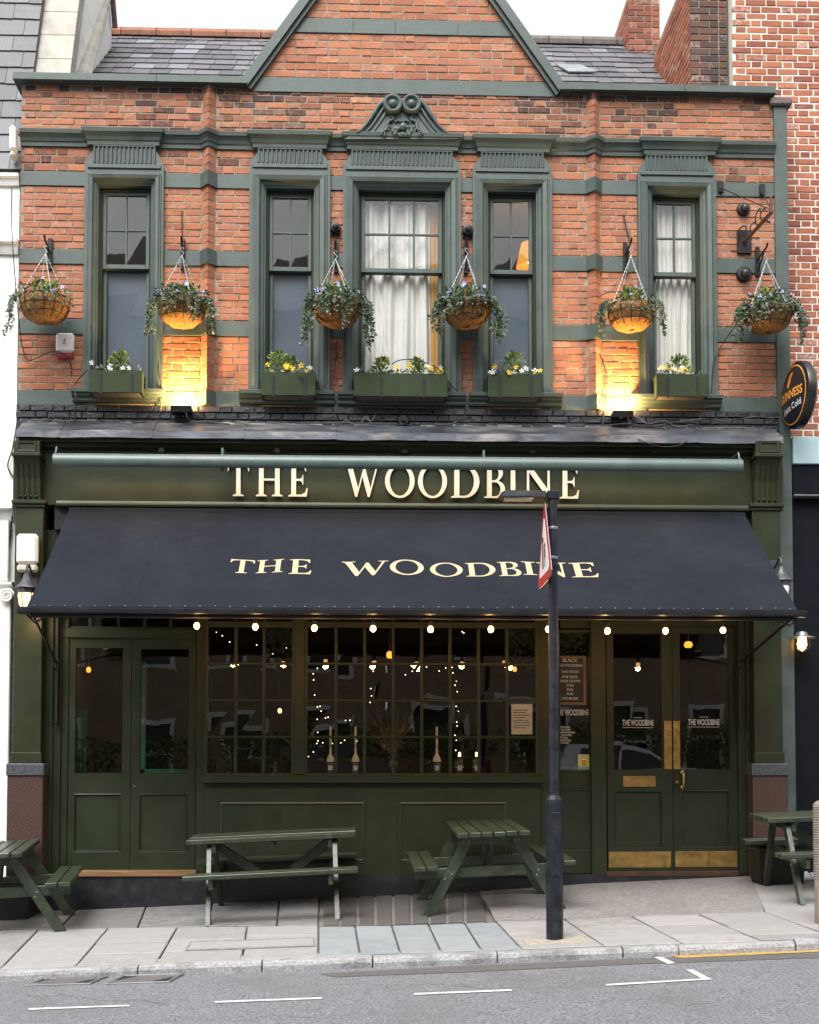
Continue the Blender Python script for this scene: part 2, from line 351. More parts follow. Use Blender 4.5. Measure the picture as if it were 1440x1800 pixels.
pavec = tintmat('blue_grey_slab', [(.18, .202, .217), (.21, .232, .248), (.193, .21, .22)], .82, .35, 60, soot=(.17, .17, .17), pale=(.3, .32, .33), nscale=7)
settm = tintmat('dark_sett', [(.05, .05, .054), (.085, .082, .08), (.062, .06, .062)], .7, .6, 50, pale=(.2, .17, .15), nscale=18)
leafm = tintmat('ivy_leaf', [(.025, .055, .028), (.05, .09, .05), (.09, .135, .09), (.2, .25, .19)], .45, 0, trans=.2, soot=(.02, .04, .02), pale=(.3, .35, .28))
leafy = tintmat('variegated_leaf', [(.04, .085, .014), (.09, .16, .02), (.22, .27, .04), (.06, .11, .02)], .45, 0, trans=.25)
drym = tintmat('dry_stem', [(.2, .15, .07), (.3, .24, .12), (.16, .15, .07)], .8, 0, trans=.2)
flob = tintmat('blue_petal', [(.3, .36, .72), (.45, .5, .8), (.5, .5, .72)], .7, 0, trans=.2)
flow = tintmat('white_petal', [(.75, .76, .74), (.8, .8, .76)], .7, 0, trans=.2)
floy = tintmat('yellow_petal', [(.8, .5, .01), (.85, .62, .03)], .7, 0, trans=.2)
hedgem = tintmat('hedge_leaf', [(.05, .09, .02), (.11, .17, .045), (.18, .24, .09)], .5, 0, trans=.15)

# ================================================================== SETTING: road, pavement, kerb
def KY(x): return -3.47 - 0.05 * x                     # kerb front line
def RZ(x, y): return SL * x + CF * KY(x) - .08 + .022 * (KY(x) - y) + .045 * max(0, KY(x) - 8 - y)   # road level, crowned
m = MB(); xs = [-60, -25, -12, -8, -5, -2.5, 0, 2.5, 5, 8, 12, 25, 60]
ys = [.3, 2, 5, 8.35, 11, 14.35, 18, 25, 40]
gv = []
for x in xs:
    for k in ys: yy = KY(x) + .05 - k + .3; gv.append((x, yy, RZ(x, max(yy, KY(x) - 14))))
n = len(ys)
m.add(gv, [(i * n + k, (i + 1) * n + k, (i + 1) * n + k + 1, i * n + k + 1) for i in range(len(xs) - 1) for k in range(n - 1)])
road = m.build('road', asph, kind='structure')
m = MB(); m.add([(-60, KY(-60) - .02, G(-60, KY(-60)) - .03), (60, KY(60) - .02, G(60, KY(60)) - .03), (60, 40, G(60, 0) - .05), (-60, 40, G(-60, 0) - .05)], [(0, 1, 2, 3)])
m2 = MB()
a0, a1 = -60, 60
m2.add([(-60, KY(-60) + .1, G(-60, KY(-60) + .1) - .035), (60, KY(60) + .1, G(60, KY(60) + .1) - .035), (60, .3, G(60, .3) - .035), (-60, .3, G(-60, .3) - .035)], [(0, 1, 2, 3)])
pavement = m2.build('pavement', joint, kind='structure')
def RP(px, py):      # photo point on the road surface
    y = -4.5
    for _ in range(12):
        d = ray(px, py); t = (y - CY) / d.y; x = (CC + d * t).x
        z = RZ(x, y); t2 = (z - CZ) / d.z; y = (y + (CC + d * t2).y) / 2
    return CC + d * t2
def marking(name, quad, mt):
    m = MB(); vs = []
    p = [RP(*q) for q in quad]
    N = 8; vv = []
    for i in range(N + 1):
        t = i / N
        for a, b in ((p[0], p[1]), (p[3], p[2])):
            q = a.lerp(b, t); vv.append((q.x, q.y, RZ(q.x, q.y) + .005))
    m.add(vv, [(2 * i, 2 * i + 2, 2 * i + 3, 2 * i + 1) for i in range(N)])
    return m.build(name, mt, road)
marking('white_dash', [(50, 1773.5), (227, 1767.5), (228, 1770), (50, 1776.5)], paintw)
marking('white_dash', [(378, 1761), (565, 1754.3), (566, 1757), (378, 1764)], paintw)
marking('white_dash', [(728, 1747), (899, 1740.2), (900, 1743), (728, 1750)], paintw)
marking('white_dash', [(1065, 1731), (1250, 1720.5), (1251, 1723), (1065, 1734)], paintw)
marking('white_bay_end', [(1206, 1705.5), (1219, 1705.5), (1248, 1721), (1234, 1722)], paintw)
marking('white_bay_end', [(1150, 1683.5), (1163, 1683), (1188, 1694), (1174, 1695.5)], paintw)
marking('yellow_line', [(1176, 1680.5), (1445, 1670.8), (1445, 1674), (1195, 1685)], painty)
def patch(pts, name):
    m = MB(); vv = []
    for q in pts: r = RP(*q); vv.append((r.x, r.y, RZ(r.x, r.y) + .003))
    m.add(vv, [tuple(range(len(vv)))]); return m.build(name, tar, road)
patch([(560, 1712), (800, 1699), (1100, 1686), (1445, 1676), (1445, 1684), (1120, 1695), (830, 1709), (590, 1718)], 'gutter_tar_strip')
for cr in ([(20, 1745), (70, 1752), (120, 1750), (180, 1760), (250, 1758), (300, 1768)], [(620, 1726), (680, 1733), (760, 1730), (850, 1738), (930, 1735)], [(1010, 1752), (1060, 1760), (1130, 1757), (1190, 1768), (1260, 1764)], [(420, 1795), (480, 1785), (560, 1790), (640, 1780)]):
    pp_ = [RP(*q) for q in cr]; m = MB(); vv = []
    for i_ in range(len(pp_) - 1):
        for k_ in range(8):
            q = pp_[i_].lerp(pp_[i_ + 1], k_ / 8); jx, jy = ru(-.012, .012), ru(-.02, .02); w_ = ru(.002, .006); vv += [(q.x + jx, q.y + jy - w_, RZ(q.x + jx, q.y + jy - w_) + .0035), (q.x + jx, q.y + jy + w_, RZ(q.x + jx, q.y + jy + w_) + .0035)]
    m.add(vv, [(2 * i_, 2 * i_ + 2, 2 * i_ + 3, 2 * i_ + 1) for i_ in range(len(vv) // 2 - 1)]); m.build('crack', tar, road)
# kerb stones
kerb = tag(bpy.data.objects.new('kerb', None), kind='structure'); COL.objects.link(kerb); WLOC[kerb.name] = Vector()
kx = -9.0; KW = .3
kb = [0, 253, 465, 655, 870, 1088, 1185, 1390, 1560]
edges = [-9, -7.5, -6, -4.4] + [PG(p, 1695 - p * .033).x for p in kb] + [4.4, 6, 8]
edges = sorted(edges)
for i in range(len(edges) - 1):
    x0, x1 = edges[i] + .006, edges[i + 1] - .006; dz = ru(-.008, .008); dy = ru(-.012, .012)
    m = MB(); N = 7; prof = [(-.0, -.2), (-.0, -.035), (.012, -.012), (.035, 0), (KW, .004), (KW, -.2)]
    vv = []; ff = []
    for j in range(N + 1):
        x = x0 + (x1 - x0) * j / N
        for (d, h) in prof:
            jit = .012 * mnoise.noise(Vector((x * 5, d * 30, h * 30))) if d < KW else 0
            vv.append((x, KY(x) + dy + d + jit, G(x, KY(x)) + dz + h + jit * .6))
    q = len(prof)
    for j in range(N):
        for k in range(q - 1): ff.append((j * q + k, (j + 1) * q + k, (j + 1) * q + k + 1, j * q + k + 1))
    ff += [tuple(range(q)), tuple(range(N * q, N * q + q))]
    m.add(vv, ff); m.build('kerb_stone', kerbm, kerb)
# paving slabs: corner points measured on the photo, built on the pavement plane
def slab(poly, mt, name='slab', soot=0, pale=0, gap=.0068, th=.045, lift=0):
    pts = [PG(*q) for q in poly]; cx = sum(p.x for p in pts) / len(pts); cy = sum(p.y for p in pts) / len(pts)
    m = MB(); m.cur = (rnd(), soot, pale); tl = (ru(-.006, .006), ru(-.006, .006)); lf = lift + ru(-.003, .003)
    def ins(p, g):
        return Vector((p.x + math.copysign(g, cx - p.x), p.y + math.copysign(g, cy - p.y)))
    t0, t1, t2 = [], [], []
    for p in pts:
        a = ins(p, gap * 1.2); c = ins(p, gap * 1.2 + .009)
        zz = lambda q: G(q.x, q.y) + tl[0] * (q.x - cx) + tl[1] * (q.y - cy) + lf
        t0.append((a.x, a.y, zz(a) - th)); t1.append((a.x, a.y, zz(a) - .005)); t2.append((c.x, c.y, zz(c)))
    n = len(pts); m.add(t0 + t1 + t2, [tuple(range(2 * n, 3 * n))] + [(i, (i + 1) % n, n + (i + 1) % n, n + i) for i in range(n)] + [(n + i, n + (i + 1) % n, 2 * n + (i + 1) % n, 2 * n + i) for i in range(n)])
    return m.build(name, mt, pavement)
def cover(q, name, mt, lift):
    pts = [PG(*p) for p in q]; m = MB(); m.hull([(p.x, p.y, G(p.x, p.y) + lift - .01) for p in pts], [(p.x, p.y, G(p.x, p.y) + lift) for p in pts]); return m.build(name, mt, pavement)
def lx(a, b, y): return a[0] + (b[0] - a[0]) * (y - a[1]) / (b[1] - a[1])
# front strip (between the wall-side strip and the kerb), from left to right
def KT(px): return 1703 - .0352 * px - (3 if px > 500 else 0)         # back edge of the kerb in the photo
def MID(px): return 1634 - .0145 * px - (0 if px < 700 else .018 * (px - 700))   # joint between the two strips
cols = [(-120, -190), (-25, -95), (68, 0), (190, 133), (312, 275), (435, 425)]
def q4(c0, c1, ya, yb):     # a slab between two slanting joints, ya/yb functions of px
    def pt(c, f):
        x = c[0]
        for _ in range(5): t = (f(x) - MID(c[0])) / (KT(c[1]) - MID(c[0])); x = c[0] + (c[1] - c[0]) * t
        return (x, f(x))
    return [pt(c0, ya), pt(c1, ya), pt(c1, yb), pt(c0, yb)]
fr = lambda t: (lambda px: MID(px) + (KT(px) - MID(px)) * t)
for i, spl in enumerate([(0, .5, 1), (0, .55, 1), (0, 1), (0, .42, .7, 1), (0, .36, .68, 1)]):
    for a, b in zip(spl[:-1], spl[1:]): slab(q4(cols[i], cols[i + 1], fr(a), fr(b)), pavem, soot=ru(0, .15), pale=ru(0, .35))
cols2 = [(435, 425), (560, 560)]
for a, b in ((0, .3), (.3, .62), (.62, 1)): slab(q4(cols2[0], cols2[1], fr(a), fr(b)), pavem, soot=ru(0, .15), pale=ru(0, .35))
cc = [(560, 560), (624, 633), (688, 704), (752, 776), (816, 847), (872, 918)]
for i in range(5):
    for a, b in ((0.05, .5), (.5, 1)): slab(q4(cc[i], cc[i + 1], fr(a), fr(b)), pavec, soot=ru(0, .1), pale=ru(0, .3))
cr = [(872, 918), (992, 1062), (1112, 1200), (1228, 1338), (1345, 1470), (1462, 1600), (1590, 1740)]
for i, spl in enumerate([(0, .45, .75, 1), (0, .3, .62, 1), (0, .35, .7, 1), (0, .45, .8, 1), (0, .5, 1), (0, .5, 1)]):
    for a, b in zip(spl[:-1], spl[1:]): slab(q4(cr[i], cr[i + 1], fr(a), fr(b)), pavem, soot=ru(0, .12), pale=ru(.05, .4))
# wall-side strip
def WB(px): return PGinv(px)
def wallpx(px): return 1598 - .047 * px
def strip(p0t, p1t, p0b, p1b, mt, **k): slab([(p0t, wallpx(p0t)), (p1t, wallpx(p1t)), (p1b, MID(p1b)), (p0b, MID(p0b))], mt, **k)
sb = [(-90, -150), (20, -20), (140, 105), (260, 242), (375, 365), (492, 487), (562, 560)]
for (t0, b0), (t1, b1) in zip(sb[:-1], sb[1:]): strip(t0, t1, b0, b1, pavem, soot=ru(.48, .6), pale=0)  # these wall-side slabs are mixed darker than the front strip
cover([(563, wallpx(563)), (850, wallpx(850)), (852, MID(852)), (561, MID(561))], 'sett_bed', joint, -.012)
for i in range(9):
    a = 565 + i * 31.5; strip(a, a + 31.5, a + 1, a + 33, settm, name='sett', soot=.0, pale=ru(0, .2), gap=.013)
m = MB()   # concrete ramp in front of the doors
rp = [PG(*q) for q in [(838, wallpx(838)), (1318, wallpx(1318) + 4), (1345, MID(1345) + 1), (872, MID(872) + 1)]]
N = 10; vv = []
for i in range(N + 1):
    a = rp[0].lerp(rp[1], i / N); b = rp[3].lerp(rp[2], i / N)
    for k in range(5):
        q = a.lerp(b, k / 4); q.x += (.05 * mnoise.noise(Vector((k * 1.7, 3, 1))) if i in (0, N) else 0); q.y += (.02 * mnoise.noise(Vector((i * 1.3, 5, 1))) if k == 4 else 0); vv.append((q.x, q.y, G(q.x, q.y) - .001 + .025 * (1 - k / 4) * max(0, min(1, (i - 1) / 3))))
m.add(vv, [(i * 5 + k, (i + 1) * 5 + k, (i + 1) * 5 + k + 1, i * 5 + k + 1) for i in range(N) for k in range(4)])
m.build('concrete_ramp', conc, pavement)
sl4 = [(1318, 1345), (1420, 1460), (1540, 1590)]
for (t0, b0), (t1, b1) in zip(sl4[:-1], sl4[1:]): strip(t0, t1, b0, b1, pavem, soot=.15)
# inspection cover frame let into the slabs, gutter gratings
cover([(334, 1656), (553, 1649), (555, 1664), (325, 1672)], 'inspection_cover', conc, .0065)
cover([(338, 1658), (549, 1651), (551, 1662.5), (331, 1670)], 'inspection_cover_slab', pavem, .0075)
cover([(918, 1652), (1024, 1646.5), (1044, 1656.5), (926, 1663)], 'post_footing', mat('pale_concrete', (.27, .25, .205), .85, var=.2, scale=20, bump=.4), .004)
def grating(px0, px1, py, label):
    a, b = RP(px0, py), RP(px1, py - 3)
    ax = Vector((b.x - a.x, b.y - a.y, RZ(b.x, b.y) - RZ(a.x, a.y))); L = ax.length; ang = math.atan2(ax.y, ax.x)
    t = thing('drain_grating', label, 'drain', (a.x, a.y, RZ(a.x, a.y)), 'gutter gratings by the kerb', local=True, rot=(0, -math.asin(ax.z / L), ang))
    Wd = .34; one(lambda m: m.box(0, L, 0, Wd, -.02, .003), 'pit', blackm, t)
    m = MB(); m.cbox(0, L, -.03, 0.0, -.02, .012, .003); m.cbox(0, L, Wd, Wd + .03, -.02, .012, .003); m.cbox(-.03, 0, -.03, Wd + .03, -.02, .012, .003); m.cbox(L, L + .03, -.03, Wd + .03, -.02, .012, .003)
    m.build('frame', gmetal, t)
    for k in range(9):
        x = .04 + k * (L - .08) / 9
        mt = Matrix.Translation((x + .03, Wd / 2, 0)) @ Matrix.Rotation(-.5, 4, 'Z'); m = MB(); m.cbox(-.011, .011, -Wd * .52, Wd * .52, 0, .011, .002, m=mt); m.build('bar', gmetal, t)
grating(52, 155, 1733, 'left gutter grating with slanting bars beside the kerb')
grating(195, 293, 1730, 'right gutter grating with slanting bars beside the kerb')

# ================================================================== PUB BUILDING
PUB = thing('pub_building', 'orange brick pub with sage green bands, gable and dark green shopfront', 'building', (-.1, 0, 0))
XL, XR = -4.07, 3.89
zc0, zc1 = Z(269, 0), Z(243, 0)                 # cornice
zpar = Z(160, 0)                                # underside of the coping
zb = [(Z(337, 0), Z(312, 0)), (Z(473, 0), Z(447, 0)), (Z(595, 0), Z(569, 0)), (Z(719, 0), Z(693, 0))]
zblk = Z(752, 0)
zg = [(Z(166, 0), Z(141, 0)), (Z(61, 0), Z(36, 0))]
RID = [X(367, 400, 0), X(1044, 400, 0)]; RW = .075
gx0, gx1 = X(428, 150, 0), X(990, 158, 0); gslope = (Z(2, 0, 538) - Z(150, 0, 430)) / (X(538, 2, 0) - X(430, 150, 0))
gxm = (gx0 + gx1) / 2; gap_z = zpar + (gxm - gx0) * gslope
WIN = []
ZO1 = Z(335, 0)
for nm, a, b, f0, f1, vb in (('w1', 172, 265, 147, 286, 692), ('w2', 467, 552, 438, 580, 695), ('w3', 630, 783, 604, 811, 697), ('w4', 858, 943, 833, 972, 698), ('w5', 1147, 1232, 1126, 1263, 699)):
    xm = (a + b) / 2; WIN.append(dict(n=nm, x0=X(a, 500, 0), x1=X(b, 500, 0), f0=X(f0, 500, 0), f1=X(f1, 500, 0), z0=Z(693, 0), z1=ZO1))
wexc = [(w['f0'] + .01, w['f1'] - .01, w['z0'] - .1, zc0 + .05) for w in WIN]
wexc = []
for w in WIN:
    wexc.append((w['f0'] + .015, w['f1'] - .015, w['z0'] - .12, w['z1'] + .1)); wexc.append((w['f0'] + .09, w['f1'] - .09, w['z1'] + .1, zc0 + .02))
def cutspan(x0, x1, exc, za, zb_):
    segs = [(x0, x1)]
    for (a, b, c, d) in exc:
        if zb_ <= c + .005 or za >= d - .005: continue
        ns = []
        for (p, q) in segs:
            if b <= p or a >= q: ns.append((p, q)); continue
            if a > p: ns.append((p, a))
            if b < q: ns.append((b, q))
        segs = ns
    return [s_ for s_ in segs if s_[1] - s_[0] > .025]
def bricks(z0, z1, xf, exc, soot=lambda x, z: 0, S=.2185, H=.1045, jt=.0115, ch=None, row0=0):
    n = max(1, round((z1 - z0) / (ch or .0765))); hh = (z1 - z0) / n; out = []
    for i in range(n):
        za, zb_ = z0 + i * hh + jt / 2, z0 + (i + 1) * hh - jt / 2; xa, xb = xf((za + zb_) / 2)
        x = xa - ((.0 if (i + row0) % 2 else (S + H + 2 * jt) / 2) + .02); k = 0
        for (s0, s1) in cutspan(xa, xb, exc, za, zb_):
            pass
        while x < xb:
            L = (S if k % 2 == 0 else H) + ru(-.004, .004)
            p, q = max(x, xa), min(x + L, xb)
            if q - p > .03:
                for (s0, s1) in cutspan(p, q, exc, za, zb_):
                    so = soot((s0 + s1) / 2, (za + zb_) / 2); out.append((s0, s1, za + ru(-.0015, .0015), zb_ + ru(-.0015, .0015), (rnd(), so, 0)))
            x += L + jt; k += 1
    return out
def brickmesh(m, b, Y=0.0, dep=.03):
    x0, x1, z0, z1, t = b; m.cur = (t[0], t[1], max(0, ru(-.5, .42))); c = .005; y = Y + ru(-.004, .003)
    j = lambda: ru(-.0025, .0025)
    m.add([(x0, Y + dep, z0), (x1, Y + dep, z0), (x1, Y + dep, z1), (x0, Y + dep, z1), (x0 + j(), y + c, z0 + j()), (x1 + j(), y + c, z0 + j()), (x1 + j(), y + c, z1 + j()), (x0 + j(), y + c, z1 + j()),
           (x0 + c + j(), y + j(), z0 + c), (x1 - c + j(), y + j(), z0 + c), (x1 - c + j(), y + j(), z1 - c), (x0 + c + j(), y + j(), z1 - c)],
          [(8, 9, 10, 11), (4, 5, 9, 8), (5, 6, 10, 9), (6, 7, 11, 10), (7, 4, 8, 11), (0, 1, 5, 4), (1, 2, 6, 5), (2, 3, 7, 6), (3, 0, 4, 7)])
def lay(bl, mt, parent, Y=0.0, n=300, name='brick', rest='brickwork'):
    bl = sorted(bl, key=lambda b: -(b[1] - b[0]) * (b[3] - b[2]) + rnd() * .002)
    for b in bl[:n]: m = MB(); brickmesh(m, b, Y); m.build(name, mt, parent)
    if bl[n:]:
        m = MB()
        for b in bl[n:]: brickmesh(m, b, Y)
        m.build(rest, mt, parent, kind='stuff')
# mortar wall with the window openings cut through
ops = [(w['x0'] - .03, w['x1'] + .03, w['z0'] - .02, w['z1'] + .03) for w in WIN]
def wallsheet(m, x0, x1, z0, z1, ops, ya, yb):
    xs = sorted({x0, x1} | {o[0] for o in ops} | {o[1] for o in ops}); zs = sorted({z0, z1} | {o[2] for o in ops} | {o[3] for o in ops})
    for i in range(len(xs) - 1):
        for k in range(len(zs) - 1):
            cx, cz = (xs[i] + xs[i + 1]) / 2, (zs[k] + zs[k + 1]) / 2
            if any(o[0] < cx < o[1] and o[2] < cz < o[3] for o in ops): continue
            a, b, c, d = xs[i], xs[i + 1], zs[k], zs[k + 1]
            m.add([(a, ya, c), (b, ya, c), (b, ya, d), (a, ya, d)], [(0, 1, 2, 3)]); m.add([(a, yb, c), (b, yb, c), (b, yb, d), (a, yb, d)], [(3, 2, 1, 0)])
    for (a, b, c, d) in ops:
        m.add([(a, ya, c), (b, ya, c), (b, ya, d), (a, ya, d), (a, yb, c), (b, yb, c), (b, yb, d), (a, yb, d)], [(0, 1, 5, 4), (1, 2, 6, 5), (2, 3, 7, 6), (3, 0, 4, 7)])
m = MB(); wallsheet(m, XL, XR, zblk - .1, zpar, ops, .0055, .3)
m.add([(XL, .009, zblk), (XL, .3, zblk), (XL, .3, zpar), (XL, .009, zpar)], [(0, 1, 2, 3)]); m.add([(XR, .009, zblk), (XR, .3, zblk), (XR, .3, zpar), (XR, .009, zpar)], [(0, 1, 2, 3)])
wall = m.build('wall', mortar, PUB)
bl = []
ridx = [(r - RW, r + RW, 0, 20) for r in RID]
flat = lambda z: (XL, XR)
def soot_wall(x, z):
    s_ = .0
    if z > zc1: s_ = max(0, (z - zc1) / (zpar - zc1)) * .34 + (.30 if abs(abs(x) - 2) < .9 else .05)
    elif z > zb[0][1]: s_ = .36
    if z < zc1 + .1 and z > zc1: s_ += .15
    if z > zpar - .09: s_ += .25
    if abs(x - XL) < .45 or abs(x - XR) < .4: s_ += .08
    return max(0, s_ * .95 + ru(-.34, .2))
for (za, zbb) in ((zc1, zpar), (zb[0][1], zc0), (zb[1][1], zb[0][0]), (zb[2][1], zb[1][0]), (zb[3][1], zb[2][0])):
    bl += bricks(za + .004, zbb - .004, flat, wexc + ridx, soot_wall)
lay(bl, brickm, wall, n=200)
# triangular brick ridges running up the front either side of the gable bay
for r in RID:
    m = MB()
    for (za, zbb) in ((zc1, zpar - .01), (zb[0][1], zc0), (zb[1][1], zb[0][0]), (zb[2][1], zb[1][0]), (zb[3][1], zb[2][0])):
        n = round((zbb - za) / .0765); hh = (zbb - za) / n
        for i in range(n):
            z0, z1 = za + i * hh + .005, za + (i + 1) * hh - .005; m.cur = (rnd(), soot_wall(r, z0) * .7, max(0, ru(-.4, .4))); w_ = RW - .008; d = .075 + ru(-.004, .004)
            m.hull([(r - w_, .03, z0), (r - w_, 0, z0), (r, -d, z0), (r + w_, 0, z0), (r + w_, .03, z0)], [(r - w_, .03, z1), (r - w_, 0, z1), (r, -d, z1), (r + w_, 0, z1), (r + w_, .03, z1)])
    m.build('ridge_bricks', brickm, wall, kind='stuff')
    m = MB(); m.hull([(r - RW, .01, zb[3][1]), (r, -.066, zb[3][1]), (r + RW, .01, zb[3][1])], [(r - RW, .01, zpar), (r, -.066, zpar), (r + RW, .01, zpar)]); m.build('ridge_mortar', mortar, wall)
# sage bands, running round the ridges
def band(z0, z1, pr=.012):
    segs = cutspan(XL + .0, XR, [(w['f0'] + .05, w['f1'] - .05, 0, 20) for w in WIN], z0, z1)
    for (a, b) in segs:
        path = [(a, .02)]
        for r in RID:
            if a < r < b: path += [(r - RW, .02), (r, .02 - .085), (r + RW, .02)]
        path.append((b, .02)); m = MB(); m.sweep_plan(path, [(0, z0), (.02 + pr - .003, z0), (.02 + pr, z0 + .004), (.02 + pr, z1 - .004), (.02 + pr - .003, z1), (0, z1)]); m.build('band', sage, PUB)
for i, (a, b) in enumerate(zb): band(a, b)
# gable
gi = lambda z: (gx0 + (z - zpar) / gslope + .06, gx1 - (z - zpar) / gslope - .06)
m = MB(); m.prism([(gx0, zpar), (gx1, zpar), (gxm, gap_z)], .0055, .3); gab = m.build('gable_wall', mortar, PUB)
bl = bricks(zg[0][1] + .004, zg[1][0] - .004, gi, [], lambda x, z: max(0, ru(-.25, .25) + (.2 if x > gx1 - 1 else 0))) + bricks(zg[1][1] + .004, gap_z - .5, gi, [], lambda x, z: max(0, ru(-.2, .25)))
lay(bl, brickm, gab, n=40)
for k, (a, b) in enumerate(zg):
    xa, xb = gi(a); xa2, xb2 = gi(b)
    cuts = [xa] + ([X(621, 50, 0), X(695, 50, 0), X(805, 50, 0)] if k else []) + [xb]
    for i in range(len(cuts) - 1):
        p, q = cuts[i] + .004, cuts[i + 1] - .004; p2, q2 = (xa2 if i == 0 else p), (xb2 if i == len(cuts) - 2 else q)
        m = MB(); m.prism([(p, a), (q, a), (q2, b), (p2, b)], -.012, .02); m.build('band', sage, PUB)
# copings
cpr = [(-.35, 0), (.10, 0), (.10, .022), (.075, .03), (.075, .085), (.06, .09), (-.35, .10)]
def coping(path, name='coping'):
    m = MB(); m.sweep_plan(path, [(o, zpar + z) for o, z in cpr]); m.build(name, sage, PUB)
coping([(XL - .07, 0), (gx0 - .9, 0)]); coping([(gx0 - .893, 0), (gx0 + .05, 0)]); coping([(gx1 - .05, 0), (X(1200, 160, 0), 0)]); coping([(X(1200, 160, 0) + .006, 0), (XR + .0, 0)])
for sgn, gx in ((1, gx0), (-1, gx1)):
    L = math.hypot(gxm - gx0, gap_z - zpar); d = Vector((sgn * (gxm - gx0), 0, gap_z - zpar)).normalized(); nrm = Vector((-d.z * sgn, 0, abs(d.x)))
    base = Vector((gx, 0, zpar + .02)); vv = []
    for t in (0, L):
        for (o, h) in ((-.085, 0.0), (-.085, .085), (-.06, .10), (.32, .10), (.32, -.0)): vv.append(base + d * t + nrm * (h - .06) + Vector((0, o, 0)))
    m = MB(); m.hull(vv[:5], vv[5:]); m.build('gable_coping', sage, PUB)
    m = MB(); vv = []
    for t in (0, L):
        for (o, h) in ((-.05, -.10), (-.05, -.062), (.02, -.062), (.02, -.1)): vv.append(base + d * t + nrm * h + Vector((0, o, 0)))
    m.hull(vv[:4], vv[4:]); m.build('gable_moulding', sage, PUB)
# cornice with a break over each window and round each ridge
H_ = zc1 - zc0
prof = [(0, zc0), (.03, zc0), (.033, zc0 + .25 * H_), (.046, zc0 + .3 * H_), (.055, zc0 + .5 * H_), (.075, zc0 + .68 * H_), (.09, zc0 + .72 * H_), (.096, zc0 + .95 * H_), (.088, zc1), (0, zc1 + .02)]
path = [(XL, .01)]
ev = []
for w in WIN: ev.append((w['f0'], 'w', w))
for r in RID: ev.append((r, 'r', r))
ev.sort(key=lambda e: e[0])
for (x, t, w) in ev:
    if t == 'w':
        a, b = w['f0'] + .05, w['f1'] - .05; path += [(a, .01), (a + .012, -.04), (b - .012, -.04), (b, .01)]
    else: path += [(w - RW, .01), (w, -.055), (w + RW, .01)]
path.append((XR, .01)); m = MB(); m.sweep_plan(path, prof); m.build('cornice', sage, PUB)
